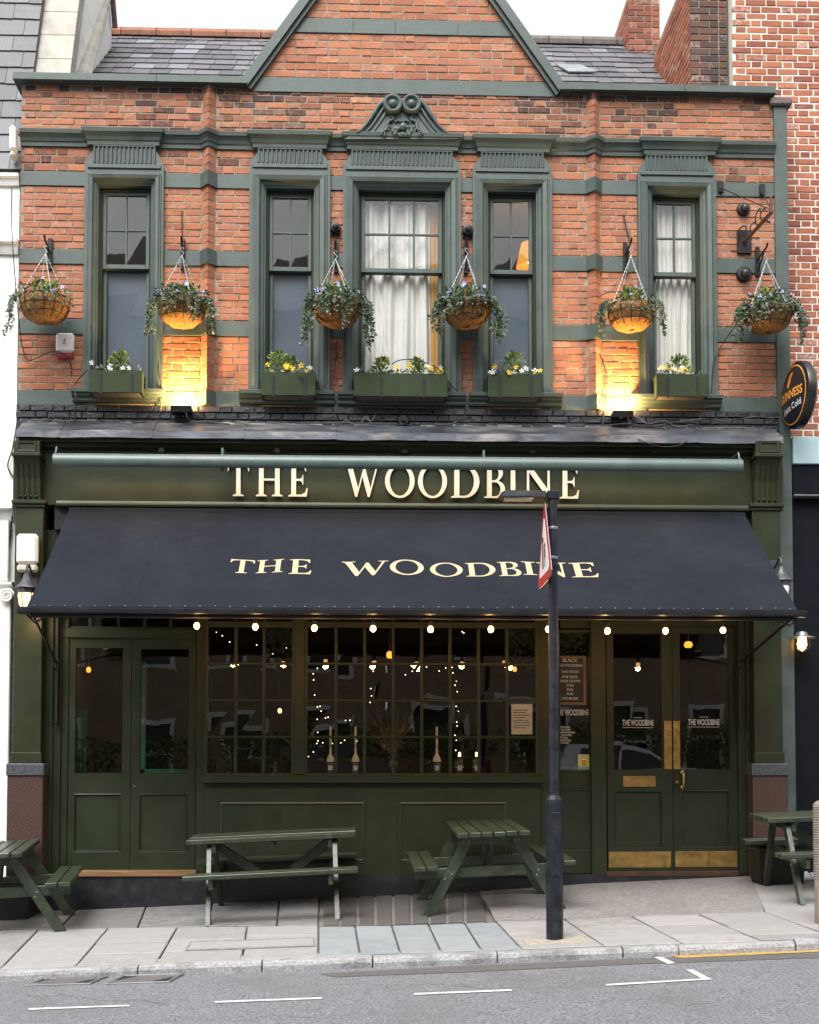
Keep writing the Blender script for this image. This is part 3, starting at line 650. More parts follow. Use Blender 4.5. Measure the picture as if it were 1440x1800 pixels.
# window surrounds, lintels, sills, sashes
fprof = [(-.0, .16), (-.0, -.012), (.012, -.018), (.02, -.03), (.045, -.045), (.06, -.075), (.10, -.085), (.115, -.07), (.125, -.07), (.13, -.055), (.158, -.055), (.158, .03)]
fprof = [(d * 1.0, y) for d, y in fprof]
def sash_window(w):
    x0, x1, z0, z1 = w['x0'], w['x1'], w['z0'], w['z1']; fw = (x0 - w['f0'] + w['f1'] - x1) / 2
    root = MB().frame(x0, x1, z0 - .0, z1, [(d * fw / .158, y) for d, y in fprof]).build('window', sage, PUB)
    # fluted lintel
    zt = z1 + fw - .004; zh = zc0 - zt; f0, f1 = x0 - fw, x1 + fw
    s_ = .085; pl = [(f0, zt), (f1, zt), (f1, zt + .06), (f1 - .012, zt + .1), (f1 - s_ * .75, zt + zh * .72), (f1 - s_, zt + zh * .82), (f1 - s_, zc0 + .01), (f0 + s_, zc0 + .01), (f0 + s_, zt + zh * .82), (f0 + s_ * .75, zt + zh * .72), (f0 + .012, zt + .1), (f0, zt + .06)]
    m = MB(); m.prism(pl, -.048, .03); lt = m.build('lintel', sage, root)
    m = MB(); a, b = f0 + s_ + .012, f1 - s_ - .012; n = max(8, round((b - a) / .045)); st = (b - a) / n
    for i in range(n + 1):
        xx = a + i * st; m.cbox(xx - st * .27, xx + st * .27, -.066, -.046, zt + .075, zc0 - .012, .008)
    m.cbox(a - .012, b + .012, -.066, -.046, zc0 - .016, zc0 + .008, .003); m.cbox(f0 + .03, f1 - .03, -.064, -.046, zt + .03, zt + .075, .004)
    m.build('fluting', sage, root)
    m = MB(); sx0, sx1 = f0 - .10, f1 + .03
    if w['n'] in ('w2', 'w3', 'w4'): sx0, sx1 = f0 - (.09 if w['n'] == 'w2' else .045), f1 + (.09 if w['n'] == 'w4' else .045)
    hz = z0; m.sweep_plan([(sx0, 0.02), (sx1, 0.02)], [(0, hz - .13), (.07, hz - .13), (.085, hz - .115), (.085, hz - .09), (.12, hz - .075), (.125, hz - .055), (.15, hz - .045), (.155, hz - .012), (.14, hz - .002), (-.14, hz + .012), (-.14, hz - .1)]); m.build('sill', sage, root)
    # box frame + sashes
    zm = Z(478, .1); Yf = .07
    MB().frame(x0 + .03, x1 - .03, z0 + .035, z1 - .03, [(0, Yf + .06), (0, Yf), (.01, Yf - .01), (.032, Yf - .01)], sides='4').build('box_frame', dgreen, root)
    a, b = x0 + .03, x1 - .03
    def sash(za, zb2, Y, nx, nz, nm, mt=sage):
        m = MB(); s2 = .038
        m.cbox(a, a + s2, Y, Y + .04, za, zb2, .004); m.cbox(b - s2, b, Y, Y + .04, za, zb2, .004); m.cbox(a + s2, b - s2, Y + .001, Y + .04, zb2 - s2, zb2, .004); m.cbox(a + s2, b - s2, Y + .001, Y + .04, za, za + s2 + .01, .004)
        fr_ = m.build(nm, mt, root); ga, gb, gza, gzb = a + s2, b - s2, za + s2 + .01, zb2 - s2
        for i in range(1, nx): xx = ga + (gb - ga) * i / nx; cb('glazing_bar', mt, root, xx - .010, xx + .010, Y + .006, Y + .036, gza, gzb, .003)
        for k in range(1, nz): zz = gza + (gzb - gza) * k / nz; cb('glazing_bar', mt, root, ga, gb, Y + .008, Y + .034, zz - .010, zz + .010, .003)
        for i in range(nx):
            for k in range(nz):
                p, q = ga + (gb - ga) * i / nx, ga + (gb - ga) * (i + 1) / nx; c, d = gza + (gzb - gza) * k / nz, gza + (gzb - gza) * (k + 1) / nz; e1, e2 = ru(-.002, .002), ru(-.002, .002)
                m = MB(); m.add([(p, Y + .02 + e1, c), (q, Y + .02 - e1, c), (q, Y + .02 + e2, d), (p, Y + .02 - e2, d)], [(0, 1, 2, 3)]); m.build('pane', glassu, root)
    sash(zm - .02, z1 - .03, Yf + .005, 3 if w['n'] == 'w3' else 2, 2, 'upper_sash'); sash(z0 + .03, zm + .02, Yf + .05, 1, 1, 'lower_sash')
    if w['n'] in ('w1', 'w2', 'w4'): cb('frosted_film', film, root, a + .03, b - .03, Yf + .10, Yf + .104, z0 + .05, zm + .0, .001)
    return root
for w in WIN: sash_window(w)
# pediment ornament
Yp = -.145; pcx = X(707, 200, Yp)
def pxz(u, v): q = P(u, v, Yp); return Vector((q.x, 0, q.z))
ped = MB(); outl = []
half = [(101, 242), (92, 236), (79, 228), (68, 218), (59, 206), (51, 194), (43, 182), (32, 174), (16, 170), (0, 173)]
def bez(pts, n=4):
    out = []
    for i in range(len(pts) - 1):
        p0, p1, p2, p3 = pts[max(i - 1, 0)], pts[i], pts[i + 1], pts[min(i + 2, len(pts) - 1)]
        for k in range(n):
            t = k / n; out.append(tuple(.5 * ((2 * p1[j]) + (-p0[j] + p2[j]) * t + (2 * p0[j] - 5 * p1[j] + 4 * p2[j] - p3[j]) * t * t + (-p0[j] + 3 * p1[j] - 3 * p2[j] + p3[j]) * t ** 3) for j in range(len(p1))))
    out.append(tuple(pts[-1])); return out
hs_ = bez(half)
poly = [(pxz(707 + u, v).x, pxz(707 + u, v).z) for u, v in hs_] + [(pxz(707 - u, v).x, pxz(707 - u, v).z) for u, v in hs_[::-1][1:]]
m = MB(); m.prism(poly, -.12, .02); pd = m.build('pediment', sage, PUB)
for sg in (1, -1):
    for k, (off, rr) in enumerate(((4, .022), (13, .017), (21, .02))):
        path = []
        for (u, v) in hs_[7:-6]:
            q = pxz(707 + sg * (u - off * .8), v + off * .55 - (.0)); path.append((q.x, -.115 - .012 * (2 - k), q.z))
        m = MB(); m.tube(path, [rr * (.3 + .8 * min(1, i / 12)) for i in range(len(path))], 8); m.build('scroll_moulding', sage, pd, smooth=True)
    q = pxz(707 + sg * 16.5, 184); m = MB()
    m.lathe([(.0001, -.075), (.03, -.07), (.043, -.052), (.05, -.04), (.06, -.038), (.068, -.06), (.085, -.068), (.098, -.058), (.104, -.03), (.104, .02)], (q.x, -.125, q.z), 'Y', 24); m.build('rosette', sage, pd, smooth=True)
m = MB()
def bl_(u, v, r, sx=1, sy=.8, sz=1): q = pxz(707 + u, v); m.ball((q.x, -.135, q.z), r, 8, 6, sx, sy, sz)
bl_(2, 222, .045); bl_(-8, 226, .03)
for i in range(26): a = ru(0, 6.28); r_ = ru(8, 17); bl_(r_ * math.cos(a) * 1.1, 229 + r_ * .55 * math.sin(a), ru(.014, .026))
for sg in (1, -1):
    for (cx, cy, r0, t0, t1) in ((19, 207, 5, 0, 5.5), (34, 234, 4.5, 2, 7.5)):
        path = []
        for i in range(14): a = t0 + (t1 - t0) * i / 13; rr = r0 * (1.0 - .6 * i / 13); q = pxz(707 + sg * (cx + rr * math.cos(a)), cy + rr * math.sin(a)); path.append((q.x, -.135, q.z))
        m.tube(path, .014, 6)
    path = [pxz(707 + sg * u, v) for u, v in bez([(16, 210), (25, 214), (26, 224), (31, 230)])]; m.tube([(p.x, -.135, p.z) for p in path], .018, 6)
    for (u, v) in ((24, 217), (21, 222), (28, 222), (23, 228), (29, 227)): q = pxz(707 + sg * u, v); m.ball((q.x, -.13, q.z), .024, 8, 5, .5, .6, 1)
    path = [pxz(707 + sg * u, v) for u, v in bez([(12, 214), (7, 210), (3, 213), (0, 211)])]; m.tube([(p.x, -.132, p.z) for p in path], .012, 6)
m.build('fruit_carving', sage, pd, smooth=True)
# pier at the right-hand end, party step at the left
px0, px1 = X(1363, 400, -.03), X(1386, 400, -.03)
m = MB(); m.box(px0, px1, -.03, .35, -.1, Z(182, -.03, 1372)); pier = m.build('pier', sage, PUB)
m = MB(); m.cbox(px0 - .04, px1 + .05, -.07, .35, Z(182, -.03, 1372) - .03, Z(173, -.03, 1372), .015); m.build('pier_cap', terrg, pier)
# black painted brick course, lead flashing
m = MB(); m.box(XL, XR, -.03, .1, zblk - .25, zb[3][0]); bc = m.build('black_course', black, PUB)
b2 = bricks(zblk - .02, zb[3][0] - .004, lambda z: (XL, XR), [], lambda x, z: 0, ch=.078)
for b in b2: m = MB(); m.cur = (rnd(), 0, 0); brickmesh(m, b, -.052, .03); m.build('brick', blackbrick, bc)
FY = -.30                                       # fascia plane
zl0 = Z(760, -.46); zl1 = Z(775, -.46)
sx = [X(27, 768, -.46)] + [XL + .55 + i * .92 for i in range(8)] + [X(1377, 770, -.46)]
for i in range(len(sx) - 1):
    m = MB(); N = 8; vv = []; p, q = sx[i] + .002, sx[i + 1] + .0
    for j in range(N + 1):
        x = p + (q - p) * j / N
        for (y, z) in ((-.05, zblk + .03), (-.055, zblk - .005), (-.2, zblk - .035), (-.40, zl0 + .01), (-.455, zl0 - .005), (-.462, zl1 + .005), (-.45, zl1), (-.40, zl1 + .004), (-.05, zblk - .12)):
            k = 1 if y < -.06 else 0; vv.append((x, y + .006 * k * mnoise.noise(Vector((x * 3, z * 9, 1))), z + .010 * k * mnoise.noise(Vector((x * 2.5, y * 7, 4))) + (.006 if j == N else 0)))
    q9 = 9; m.add(vv, [(j * q9 + k, (j + 1) * q9 + k, (j + 1) * q9 + k + 1, j * q9 + k + 1) for j in range(N) for k in range(8)]); m.build('lead_flashing', lead, PUB, smooth='auto')
# ---- shopfront: entablature
FAS = []
z775, z800, z892 = Z(777, -.4), Z(801, FY), Z(892, FY)
m = MB(); m.sweep_plan([(X(33, 780, -.42), 0), (X(1371, 780, -.42), 0)], [(-.05, z775 + .02), (.42, z775 + .02), (.42, z775 - .03), (.38, z775 - .045), (.36, z775 - .07), (.34, z775 - .08), (.33, z800 + .03), (.31, z800 + .02), (.31, z800), (-.05, z800)]); m.build('shop_cornice', dgreen, PUB)
m = MB(); m.cbox(XL + .05, XR - .05, FY, 0, z892, z800 + .001, .004); fas = m.build('fascia', dgreen, PUB)
m = MB(); m.sweep_plan([(X(100, 890, FY), FY), (X(1318, 890, FY), FY)], [(0, z892 - .02), (.05, z892 - .02), (.055, z892 - .005), (.03, z892 + .015), (.018, z892 + .04), (0, z892 + .045)]); m.build('fascia_moulding', dgreen, PUB)
# ---- lettering (outlines of a roman capital alphabet, cap height 1)
def arc(cx, cy, rx, ry, a0, a1, n=14): return [(cx + rx * math.cos(math.radians(a0 + (a1 - a0) * i / n)), cy + ry * math.sin(math.radians(a0 + (a1 - a0) * i / n))) for i in range(n + 1)]
GL = {
 'I': (.40, [[(0, 0), (.40, 0), (.40, .03), (.28, .07), (.28, .93), (.40, .97), (.40, 1), (0, 1), (0, .97), (.12, .93), (.12, .07), (0, .03)]]),
 'H': (.90, [[(0, 0), (.36, 0), (.36, .03), (.26, .07), (.26, .48), (.64, .48), (.64, .07), (.54, .03), (.54, 0), (.9, 0), (.9, .03), (.8, .07), (.8, .93), (.9, .97), (.9, 1), (.54, 1), (.54, .97), (.64, .93), (.64, .54), (.26, .54), (.26, .93), (.36, .97), (.36, 1), (0, 1), (0, .97), (.1, .93), (.1, .07), (0, .03)]]),
 'T': (.80, [[(.2, 0), (.6, 0), (.6, .03), (.48, .07), (.48, .94), (.62, .94), (.73, .9), (.77, .76), (.8, .76), (.79, 1), (.01, 1), (0, .76), (.03, .76), (.07, .9), (.18, .94), (.32, .94), (.32, .07), (.2, .03)]]),
 'E': (.65, [[(0, 0), (.62, 0), (.65, .26), (.62, .26), (.56, .12), (.44, .06), (.26, .06), (.26, .48), (.40, .48), (.46, .44), (.48, .36), (.5, .36), (.5, .66), (.48, .66), (.46, .58), (.40, .54), (.26, .54), (.26, .94), (.42, .94), (.52, .9), (.57, .77), (.6, .77), (.59, 1), (0, 1), (0, .97), (.1, .93), (.1, .07), (0, .03)]]),
 'W': (1.15, [[(0, 1), (.34, 1), (.34, .97), (.25, .93), (.435, .26), (.60, .9), (.66, .9), (.83, .26), (1.0, .93), (.9, .97), (.9, 1), (1.15, 1), (1.15, .97), (1.06, .93), (.80, 0), (.74, 0), (.57, .62), (.40, 0), (.34, 0), (.08, .93), (0, .97)]]),
 'N': (.95, [[(0, 0), (.3, 0), (.3, .03), (.17, .07), (.17, .80), (.76, 0), (.82, 0), (.82, .93), (.95, .97), (.95, 1), (.64, 1), (.64, .97), (.75, .93), (.75, .28), (.22, 1), (0, 1), (0, .97), (.1, .93), (.1, .07), (0, .03)]]),
 'O': (1.0, [arc(.5, .5, .5, .52, 0, 349, 32), arc(.5, .5, .34, .455, 0, 349, 32)]),
 'D': (.88, [[(0, 0)] + arc(.42, .5, .46, .5, -90, 90, 18) + [(0, 1), (0, .97), (.1, .93), (.1, .07), (0, .03)], [(.26, .06)] + arc(.40, .5, .31, .44, -90, 90, 16) + [(.26, .94)]]),
 'B': (.70, [[(0, 0)] + arc(.42, .265, .28, .265, -90, 75, 12) + arc(.38, .765, .25, .235, -60, 90, 12) + [(0, 1), (0, .97), (.1, .93), (.1, .07), (0, .03)], [(.26, .055)] + arc(.38, .27, .17, .215, -90, 90, 10) + [(.26, .485)], [(.26, .54)] + arc(.35, .745, .14, .2, -90, 90, 10) + [(.26, .945)]]),
}
def glyph(ch, w, h, depth):
    gw, sp = GL[ch]; cu = bpy.data.curves.new('g', 'CURVE'); cu.dimensions = '2D'; cu.fill_mode = 'BOTH'; cu.extrude = depth / 2
    for pl in sp:
        s_ = cu.splines.new('POLY'); s_.points.add(len(pl) - 1); s_.use_cyclic_u = True
        for p, (x, y) in zip(s_.points, pl): p.co = (x / gw * w, y * h, 0, 1)
    o = bpy.data.objects.new('g', cu); COL.objects.link(o); dg = bpy.context.evaluated_depsgraph_get()
    me = bpy.data.meshes.new_from_object(o.evaluated_get(dg)); bpy.data.objects.remove(o); bpy.data.curves.remove(cu); return me
def textmesh(body, size, depth=.002, bold=0.0, align='CENTER', sx=1.0, space=1.0):
    cu = bpy.data.curves.new('t', 'FONT'); cu.body = body; cu.size = size; cu.extrude = depth / 2; cu.offset = bold; cu.align_x = align; cu.align_y = 'CENTER'; cu.space_character = space
    o = bpy.data.objects.new('t', cu); COL.objects.link(o); dg = bpy.context.evaluated_depsgraph_get()
    me = bpy.data.meshes.new_from_object(o.evaluated_get(dg)); bpy.data.objects.remove(o); bpy.data.curves.remove(cu)
    for v in me.vertices: v.co.x *= sx
    return me
def put(me, name, mt, parent, M4):
    me.transform(M4); c = Vector((0, 0, 0))
    if me.vertices:
        c = sum((v.co for v in me.vertices), Vector()) / len(me.vertices); me.transform(Matrix.Translation(-c))
    me.materials.clear(); me.materials.append(mt); me.name = name; o = bpy.data.objects.new(name, me); COL.objects.link(o); adopt(o, parent, c); return o
UP = Matrix.Rotation(math.pi / 2, 4, 'X')        # text plane XY -> XZ
LET = 'THEWOODBINE'
fx = [(400, 438), (450, 497), (507, 541), (606, 669), (677, 729), (735, 786), (793, 843), (851, 888), (892, 912), (921, 974), (984, 1018)]
zbase = Z(874.5, FY - .03)
for ch, (a, b) in zip(LET, fx):
    x0, x1 = X(a, 850, FY - .04), X(b, 850, FY - .04); put(glyph(ch, x1 - x0, .335, .016), 'letter', cream, fas, Matrix.Translation((x0, FY - .03, zbase)) @ UP)

# ---- consoles and pilasters
def pilaster(a0, a1, top, gran, side):
    Yp = -.36; x0, x1 = X(a0, 1100, Yp), X(a1, 1100, Yp)
    zg1, zg2 = Z(1342, Yp, (a0 + a1) / 2), Z(1364, Yp, (a0 + a1) / 2); zt = Z(top, Yp, (a0 + a1) / 2)
    r = MB().cbox(x0, x1, Yp, 0, zg1 + .0, zt, .006).build('pilaster', dgreen, PUB)
    cb('base_board', dgreen, r, x0 - .012, x1 + .012, Yp - .015, Yp + .02, zg1, zg1 + .11, .006)
    cb('capital', dgreen, r, x0 - .03, x1 + .035, Yp - .04, 0, zt - .02, zt + .02, .008); cb('capital_fillet', dgreen, r, x0 - .015, x1 + .015, Yp - .02, 0, zt - .05, zt - .02, .006)
    cb('granite_cap', grank, r, x0 - .045, x1 + .045, Yp - .045, 0, zg2, zg1, .01); cb('granite_base', granr, r, x0 - .035, x1 + .035, Yp - .03, 0, G(x0, -.3) - .2, zg2, .006)
    zc = Z(772, -.5, (a0 + a1) / 2); cx0, cx1 = x0 + .012, x1 - .02
    m = MB(); H0 = zc - zt - .02
    pr = [(Yp - .02, zt + .02), (Yp - .03, zt + .02 + H0 * .1), (Yp - .045, zt + .02 + H0 * .35), (Yp - .085, zt + .02 + H0 * .6), (Yp - .12, zt + .02 + H0 * .7), (0, zt + .02 + H0 * .7), (0, zt + .02)]
    m.hull([(cx0, y, z) for y, z in pr], [(cx1, y, z) for y, z in pr]); c = m.build('console', dgreen, PUB)
    n = 4; st = (cx1 - cx0) / (n + .6)
    for i in range(n + 1):
        xx = cx0 + st * (i + .3); m = MB(); wv = st * .22; vv = []
        for (y, z) in [(p[0], p[1]) for p in pr[:4]]: vv += [(xx - wv, y - .012, z), (xx + wv, y - .012, z), (xx + wv, y + .01, z), (xx - wv, y + .01, z)]
        m.add(vv, [(4 * k + j, 4 * k + (j + 1) % 4, 4 * k + 4 + (j + 1) % 4, 4 * k + 4 + j) for k in range(3) for j in range(4)] + [(0, 1, 2, 3), (12, 13, 14, 15)]); m.build('rib', dgreen, c)
    m = MB()
    for i in range(4): m.ball((cx0 + st * (i + .8), Yp - .03, zt + .055), .014, 8, 5)
    m.build('flute_stop', dgreen, c, smooth=True)
    cb('console_roll', dgreen, c, cx0 - .02, cx1 + .02, Yp - .15, 0, zt + .02 + H0 * .7, zt + .02 + H0 * .78, .012); cb('console_block', dgreen, c, cx0 - .005, cx1 + .005, Yp - .12, 0, zt + .02 + H0 * .78, zc - .01, .006)
    MB().frame(cx0 + .05, cx1 - .05, zt + .02 + H0 * .83, zc - .035, [(0, Yp - .115), (.0, Yp - .13), (.02, Yp - .132), (.025, Yp - .118)], sides='4').build('console_panel', dgreen, c)
    return x0, x1
PLx0, PLx1 = pilaster(24, 74, 883, 1, 'l'); PRx0, PRx1 = pilaster(1325, 1374, 889, 1, 'r')
# back wall framing above the openings (behind the awning) and jambs
Yd = -.12
zt1 = Z(1107, Yd); zdoor = Z(1530, Yd); zdt = Z(1122, Yd)
cb('awning_box', black, PUB, X(96, 900, -.25), X(1322, 900, -.25), -.26, 0, Z(935, -.25), z892 + .0, .004)
m = MB(); m.box(PLx1 - .02, PRx0 + .02, -.2, .05, Z(1082, -.2), Z(936, -.2)); m.build('shopfront_head', dgreen2, PUB)
def jamb(a, b, Y, c, d, name='jamb', mt=dgreen2):
    x0, x1, z0, z1 = R(a, b, c, d, Y); return cb(name, mt, PUB, x0, x1, Y, Y + .14, z0, z1, .006)
def tojamb(a, b, Y, py0=1080, py1=1545, name='jamb'): return jamb(a, b, Y, py0, py1, name)
tojamb(66, 92, -.2); tojamb(93, 106, -.17); tojamb(107, 119, -.14); tojamb(345, 364, -.19, 1080, 1540)
tojamb(944, 984, -.19, 1080, 1545); tojamb(1040, 1066, -.18, 1080, 1540); tojamb(1299, 1312, -.17, 1080, 1540); tojamb(1313, 1328, -.2, 1080, 1540)
def mould(x0, x1, z0, z1, Y, parent, name='panel_moulding', mt=dgreen2, wd=.03):
    MB().frame(x0, x1, z0, z1, [(0, Y + .012), (.004, Y - .003), (wd * .4, Y - .012), (wd * .8, Y - .006), (wd, Y - .008), (wd + .006, Y + .004)], sides='4').build(name, mt, parent)
def pane(x0, x1, z0, z1, Y, parent, mt=glass, tl=.0015):
    e1, e2 = ru(-tl, tl), ru(-tl, tl); m = MB(); m.add([(x0, Y + e1, z0), (x1, Y - e1, z0), (x1, Y + e2, z1), (x0, Y - e2, z1)], [(0, 1, 2, 3)]); return m.build('pane', mt, parent)
def leaf(a, b, ga, gb, gy0, gy1, pa, pb, py0, py1, name, Y=Yd, ptop=1122, bot=1530):
    x0, x1, z0, z1 = R(a, b, ptop, bot, Y); g0, g1, gz0, gz1 = R(ga, gb, gy0, gy1, Y); q0, q1, pz0, pz1 = R(pa, pb, py0, py1, Y)
    m = MB(); wallsheet(m, x0, x1, z0, z1, [(g0, g1, gz0, gz1), (q0, q1, pz0, pz1)], Y, Y + .045)
    m.add([(x0, Y, z0), (x0, Y + .045, z0), (x0, Y + .045, z1), (x0, Y, z1)], [(0, 1, 2, 3)]); m.add([(x1, Y, z0), (x1, Y + .045, z0), (x1, Y + .045, z1), (x1, Y, z1)], [(0, 1, 2, 3)])
    d = m.build(name, dgreen2, PUB); cb('panel', dgreen2, d, q0 - .002, q1 + .002, Y + .014, Y + .03, pz0 - .002, pz1 + .002, .002)
    mould(q0 + .012, q1 - .012, pz0 + .012, pz1 - .012, Y + .004, d, wd=.022); mould(g0 + .002, g1 - .002, gz0 + .002, gz1 - .002, Y + .01, d, 'glazing_bead', wd=.012)
    pane(g0, g1, gz0, gz1, Y + .028, d); return d, (x0, x1, z0, z1)
dl1, _ = leaf(120.5, 229.5, 133, 215, 1139, 1359, 131, 211, 1396, 1496, 'door'); dl2, dlr = leaf(230.5, 344, 247, 331, 1141, 1359, 245, 328, 1396, 1496, 'door')
MB().lathe([(.0001, -.012), (.008, -.011), (.012, -.005), (.014, .01)], (X(237, 1382, Yd), Yd, Z(1382, Yd, 237)), 'Y', 12).build('lock', brass, dl2)
dr1, _ = leaf(1067.5, 1182.5, 1079, 1163, 1114, 1353, 1081, 1163, 1391, 1489, 'door', ptop=1100); dr2, drr = leaf(1183.5, 1299, 1196, 1282, 1114, 1353, 1199, 1281, 1390, 1487, 'door', ptop=1100)
def plate(a, b, c, d, nm, par, th=.006):
    x0, x1, z0, z1 = R(a, b, c, d, Yd); return cb(nm, brass, par, x0, x1, Yd - th, Yd + .004, z0, z1, .002)
plate(1070, 1179.5, 1497, 1525, 'kick_plate', dr1); plate(1187, 1245.5, 1496, 1524, 'kick_plate', dr2); plate(1246.5, 1296, 1496, 1524, 'kick_plate', dr2)
plate(1168, 1181, 1267, 1352, 'push_plate', dr1); plate(1184, 1195.5, 1267, 1352, 'push_plate', dr2)
lb = plate(1095, 1152, 1364, 1383, 'letter_box', dr1, .014); x0, x1, z0, z1 = R(1103, 1144, 1368, 1378, Yd); cb('flap', brass, lb, x0, x1, Yd - .022, Yd - .012, z0, z1, .003)
hx = X(1199.5, 1370, Yd); hz0, hz1 = Z(1384, Yd, 1199), Z(1358, Yd, 1199)
m = MB(); m.tube(bez([(hx, Yd, hz1), (hx, Yd - .05, hz1 - .01), (hx, Yd - .06, (hz0 + hz1) / 2), (hx, Yd - .05, hz0 + .01), (hx, Yd, hz0)]), .011, 8)
for z in (hz0, hz1): m.ball((hx, Yd - .01, z), .024, 10, 6, 1, .5, 1)
m.build('pull_handle', brass, dr2, smooth=True)
MB().lathe([(.0001, -.02), (.012, -.018), (.02, -.008), (.022, .01)], (X(1190, 1375, Yd), Yd, Z(1375, Yd, 1190)), 'Y', 12).build('lock', brass, dr2)
# transom lights over the left doors
def grid(xa, xb, za, zb_, nx, nz, Y, parent, bar=.028, mt=dgreen2, pmt=None, fw=.04):
    m = MB(); m.frame(xa, xb, za, zb_, [(0, Y + .05), (0, Y + .004), (.008, Y), (fw, Y), (fw, Y + .05)], sides='4'); r = m.build('window', mt, parent)
    for i in range(1, nx): xx = xa + (xb - xa) * i / nx; cb('glazing_bar', mt, r, xx - bar / 2, xx + bar / 2, Y + .004, Y + .05, za, zb_, .006)
    for k in range(1, nz): zz = za + (zb_ - za) * k / nz; cb('glazing_bar', mt, r, xa, xb, Y + .007, Y + .047, zz - bar * .42, zz + bar * .42, .005)
    for i in range(nx):
        for k in range(nz): pane(xa + (xb - xa) * i / nx, xa + (xb - xa) * (i + 1) / nx, za + (zb_ - za) * k / nz, za + (zb_ - za) * (k + 1) / nz, Y + .03, r, pmt or glass)
    return r
x0, x1, z0, z1 = R(116, 346, 1070, 1104, -.1); grid(x0, x1, z0 + .012, z1, 5, 1, -.11, PUB, .025, fw=.02)
x0, x1, z0, z1 = R(107, 345, 1105, 1122, -.14); cb('door_head', dgreen2, PUB, x0, x1, -.15, 0, z0, z1, .008)
x0, x1, z0, z1 = R(1066, 1300, 1060, 1100, -.14); cb('door_head', dgreen2, PUB, x0, x1, -.15, 0, z0, z1, .008)
# bar window
Yw = -.22
wx = [R(365, 513, 1110, 1360, Yw), R(540, 942, 1110, 1360, Yw)]
zw0 = Z(1360, Yw); zw1 = Z(1103, Yw)
w1 = grid(wx[0][0], wx[0][1], zw0, zw1, 3, 4, Yw, PUB, .032); w2 = grid(wx[1][0], wx[1][1], zw0, zw1, 8, 4, Yw, PUB, .032)
x0, x1, z0, z1 = R(512, 541, 1075, 1362, Yw - .02); cb('mullion', dgreen2, PUB, x0 + .03, x1 - .03, Yw - .02, Yw + .09, z0, z1, .01)
zt2 = Z(1075, Yw)
for (a, b, n_) in ((wx[0][0], wx[0][1], 3), (wx[1][0], wx[1][1], 8)): grid(a, b, zw1 + .06, zt2, n_, 1, Yw, PUB, .025, fw=.02)
x0, x1, _, _ = R(357, 955, 1360, 1378, Yw - .06)
m = MB(); m.sweep_plan([(x0, 0), (x1, 0)], [(0, Z(1378, -.29)), (.27, Z(1378, -.29)), (.29, Z(1376, -.29)), (.295, Z(1366, -.29)), (.28, Z(1363, -.29)), (.2, zw0 - .005), (0, zw0 - .005)]); m.build('window_sill', dgreen2, PUB)
# stall riser with raised panel frames
x0, x1, _, _ = R(360, 951, 1378, 1540, Yw); zr1 = Z(1378, Yw); zr0 = Z(1542, Yw)
riser = cb('stall_riser', dgreen2, PUB, x0, x1, Yw - .0, 0, zr0, zr1 + .01, .004)
for (a, b) in ((385, 643), (700, 893)):
    q = R(a, b, 1408, 1517, Yw); mould(q[0] + .045, q[1] - .045, q[2] + .045, q[3] - .045, Yw, riser, wd=.045)
# black plinth, thresholds
m = MB(); m.box(PLx1 - .02, X(862, 1550, -.2), -.235, 0, -.5, Z(1540, -.23)); m.build('plinth', black, PUB)
m = MB(); m.box(X(862, 1550, -.2), PRx0 + .02, -.2, 0, -.3, Z(1537, -.2) - .005); m.build('plinth', black, PUB)
x0, x1, z0, z1 = R(107, 345, 1530, 1541, -.25); cb('threshold', wood, PUB, x0, x1, -.262, 0, z0, z1 - .003, .006)
x0, x1, z0, z1 = R(1066, 1300, 1531, 1537, -.2); cb('threshold', darkwood, PUB, x0, x1, -.205, 0, z0 - .02, z1 - .003, .005)
# narrow side light
x0, x1, z0, z1 = R(985, 1039, 1112, 1353, Yd); SIDEWIN = grid(x0, x1, z0, z1, 1, 1, Yd, PUB, fw=.03); SIDE = (x0, x1, z0, z1)
x0, x1, z0, z1 = R(984, 1041, 1353, 1536, Yd); sr = cb('stall_riser', dgreen2, PUB, x0, x1, Yd + .0, 0, z0, z1 - .033, .004); q = R(984, 1037, 1391, 1490, Yd); mould(q[0], q[1], q[2], q[3], Yd, sr, wd=.025)
x0, x1, z0, z1 = R(984, 1041, 1060, 1110, Yd); cb('door_head', dgreen2, PUB, x0, x1, Yd, 0, z0 + .035, z1, .004)
# ---- rooms behind the glass
def room(x0, x1, y0, y1, z0, z1, mt, name):
    m = MB(); m.add([(x0, y0, z0), (x1, y0, z0), (x1, y1, z0), (x0, y1, z0), (x0, y0, z1), (x1, y0, z1), (x1, y1, z1), (x0, y1, z1)], [(0, 1, 2, 3), (7, 6, 5, 4), (1, 5, 6, 2), (3, 2, 6, 7), (0, 3, 7, 4)]); return m.build(name, mt, PUB)
room(XL + .1, XR - .1, .02, 6.5, zdoor - .03, 3.75, roomd, 'bar_room')
m = MB(); wallsheet(m, XL + .05, XR - .05, zdoor - .3, zblk - .26, [(PLx1, PRx0, zdoor, Z(1065, 0))], .021, .05); m.build('front_wall', roomd, PUB)
xs_ = [XL + .3, X(360, 500, 0), X(594, 500, 0), X(822, 500, 0), X(1050, 500, 0), XR - .2]
m = MB(); zf, zc_ = zb[3][0] - .2, zc0 + .1
m.add([(xs_[0], .3, zf), (xs_[-1], .3, zf), (xs_[-1], 4, zf), (xs_[0], 4, zf), (xs_[0], .3, zc_), (xs_[-1], .3, zc_), (xs_[-1], 4, zc_), (xs_[0], 4, zc_)], [(0, 1, 2, 3), (7, 6, 5, 4), (3, 2, 6, 7), (1, 5, 6, 2), (0, 3, 7, 4)])
for x in xs_[1:-1]: m.box(x - .04, x + .04, .31, 3.99, zf + .01, zc_ - .01)
m.build('upper_rooms', roomu, PUB)
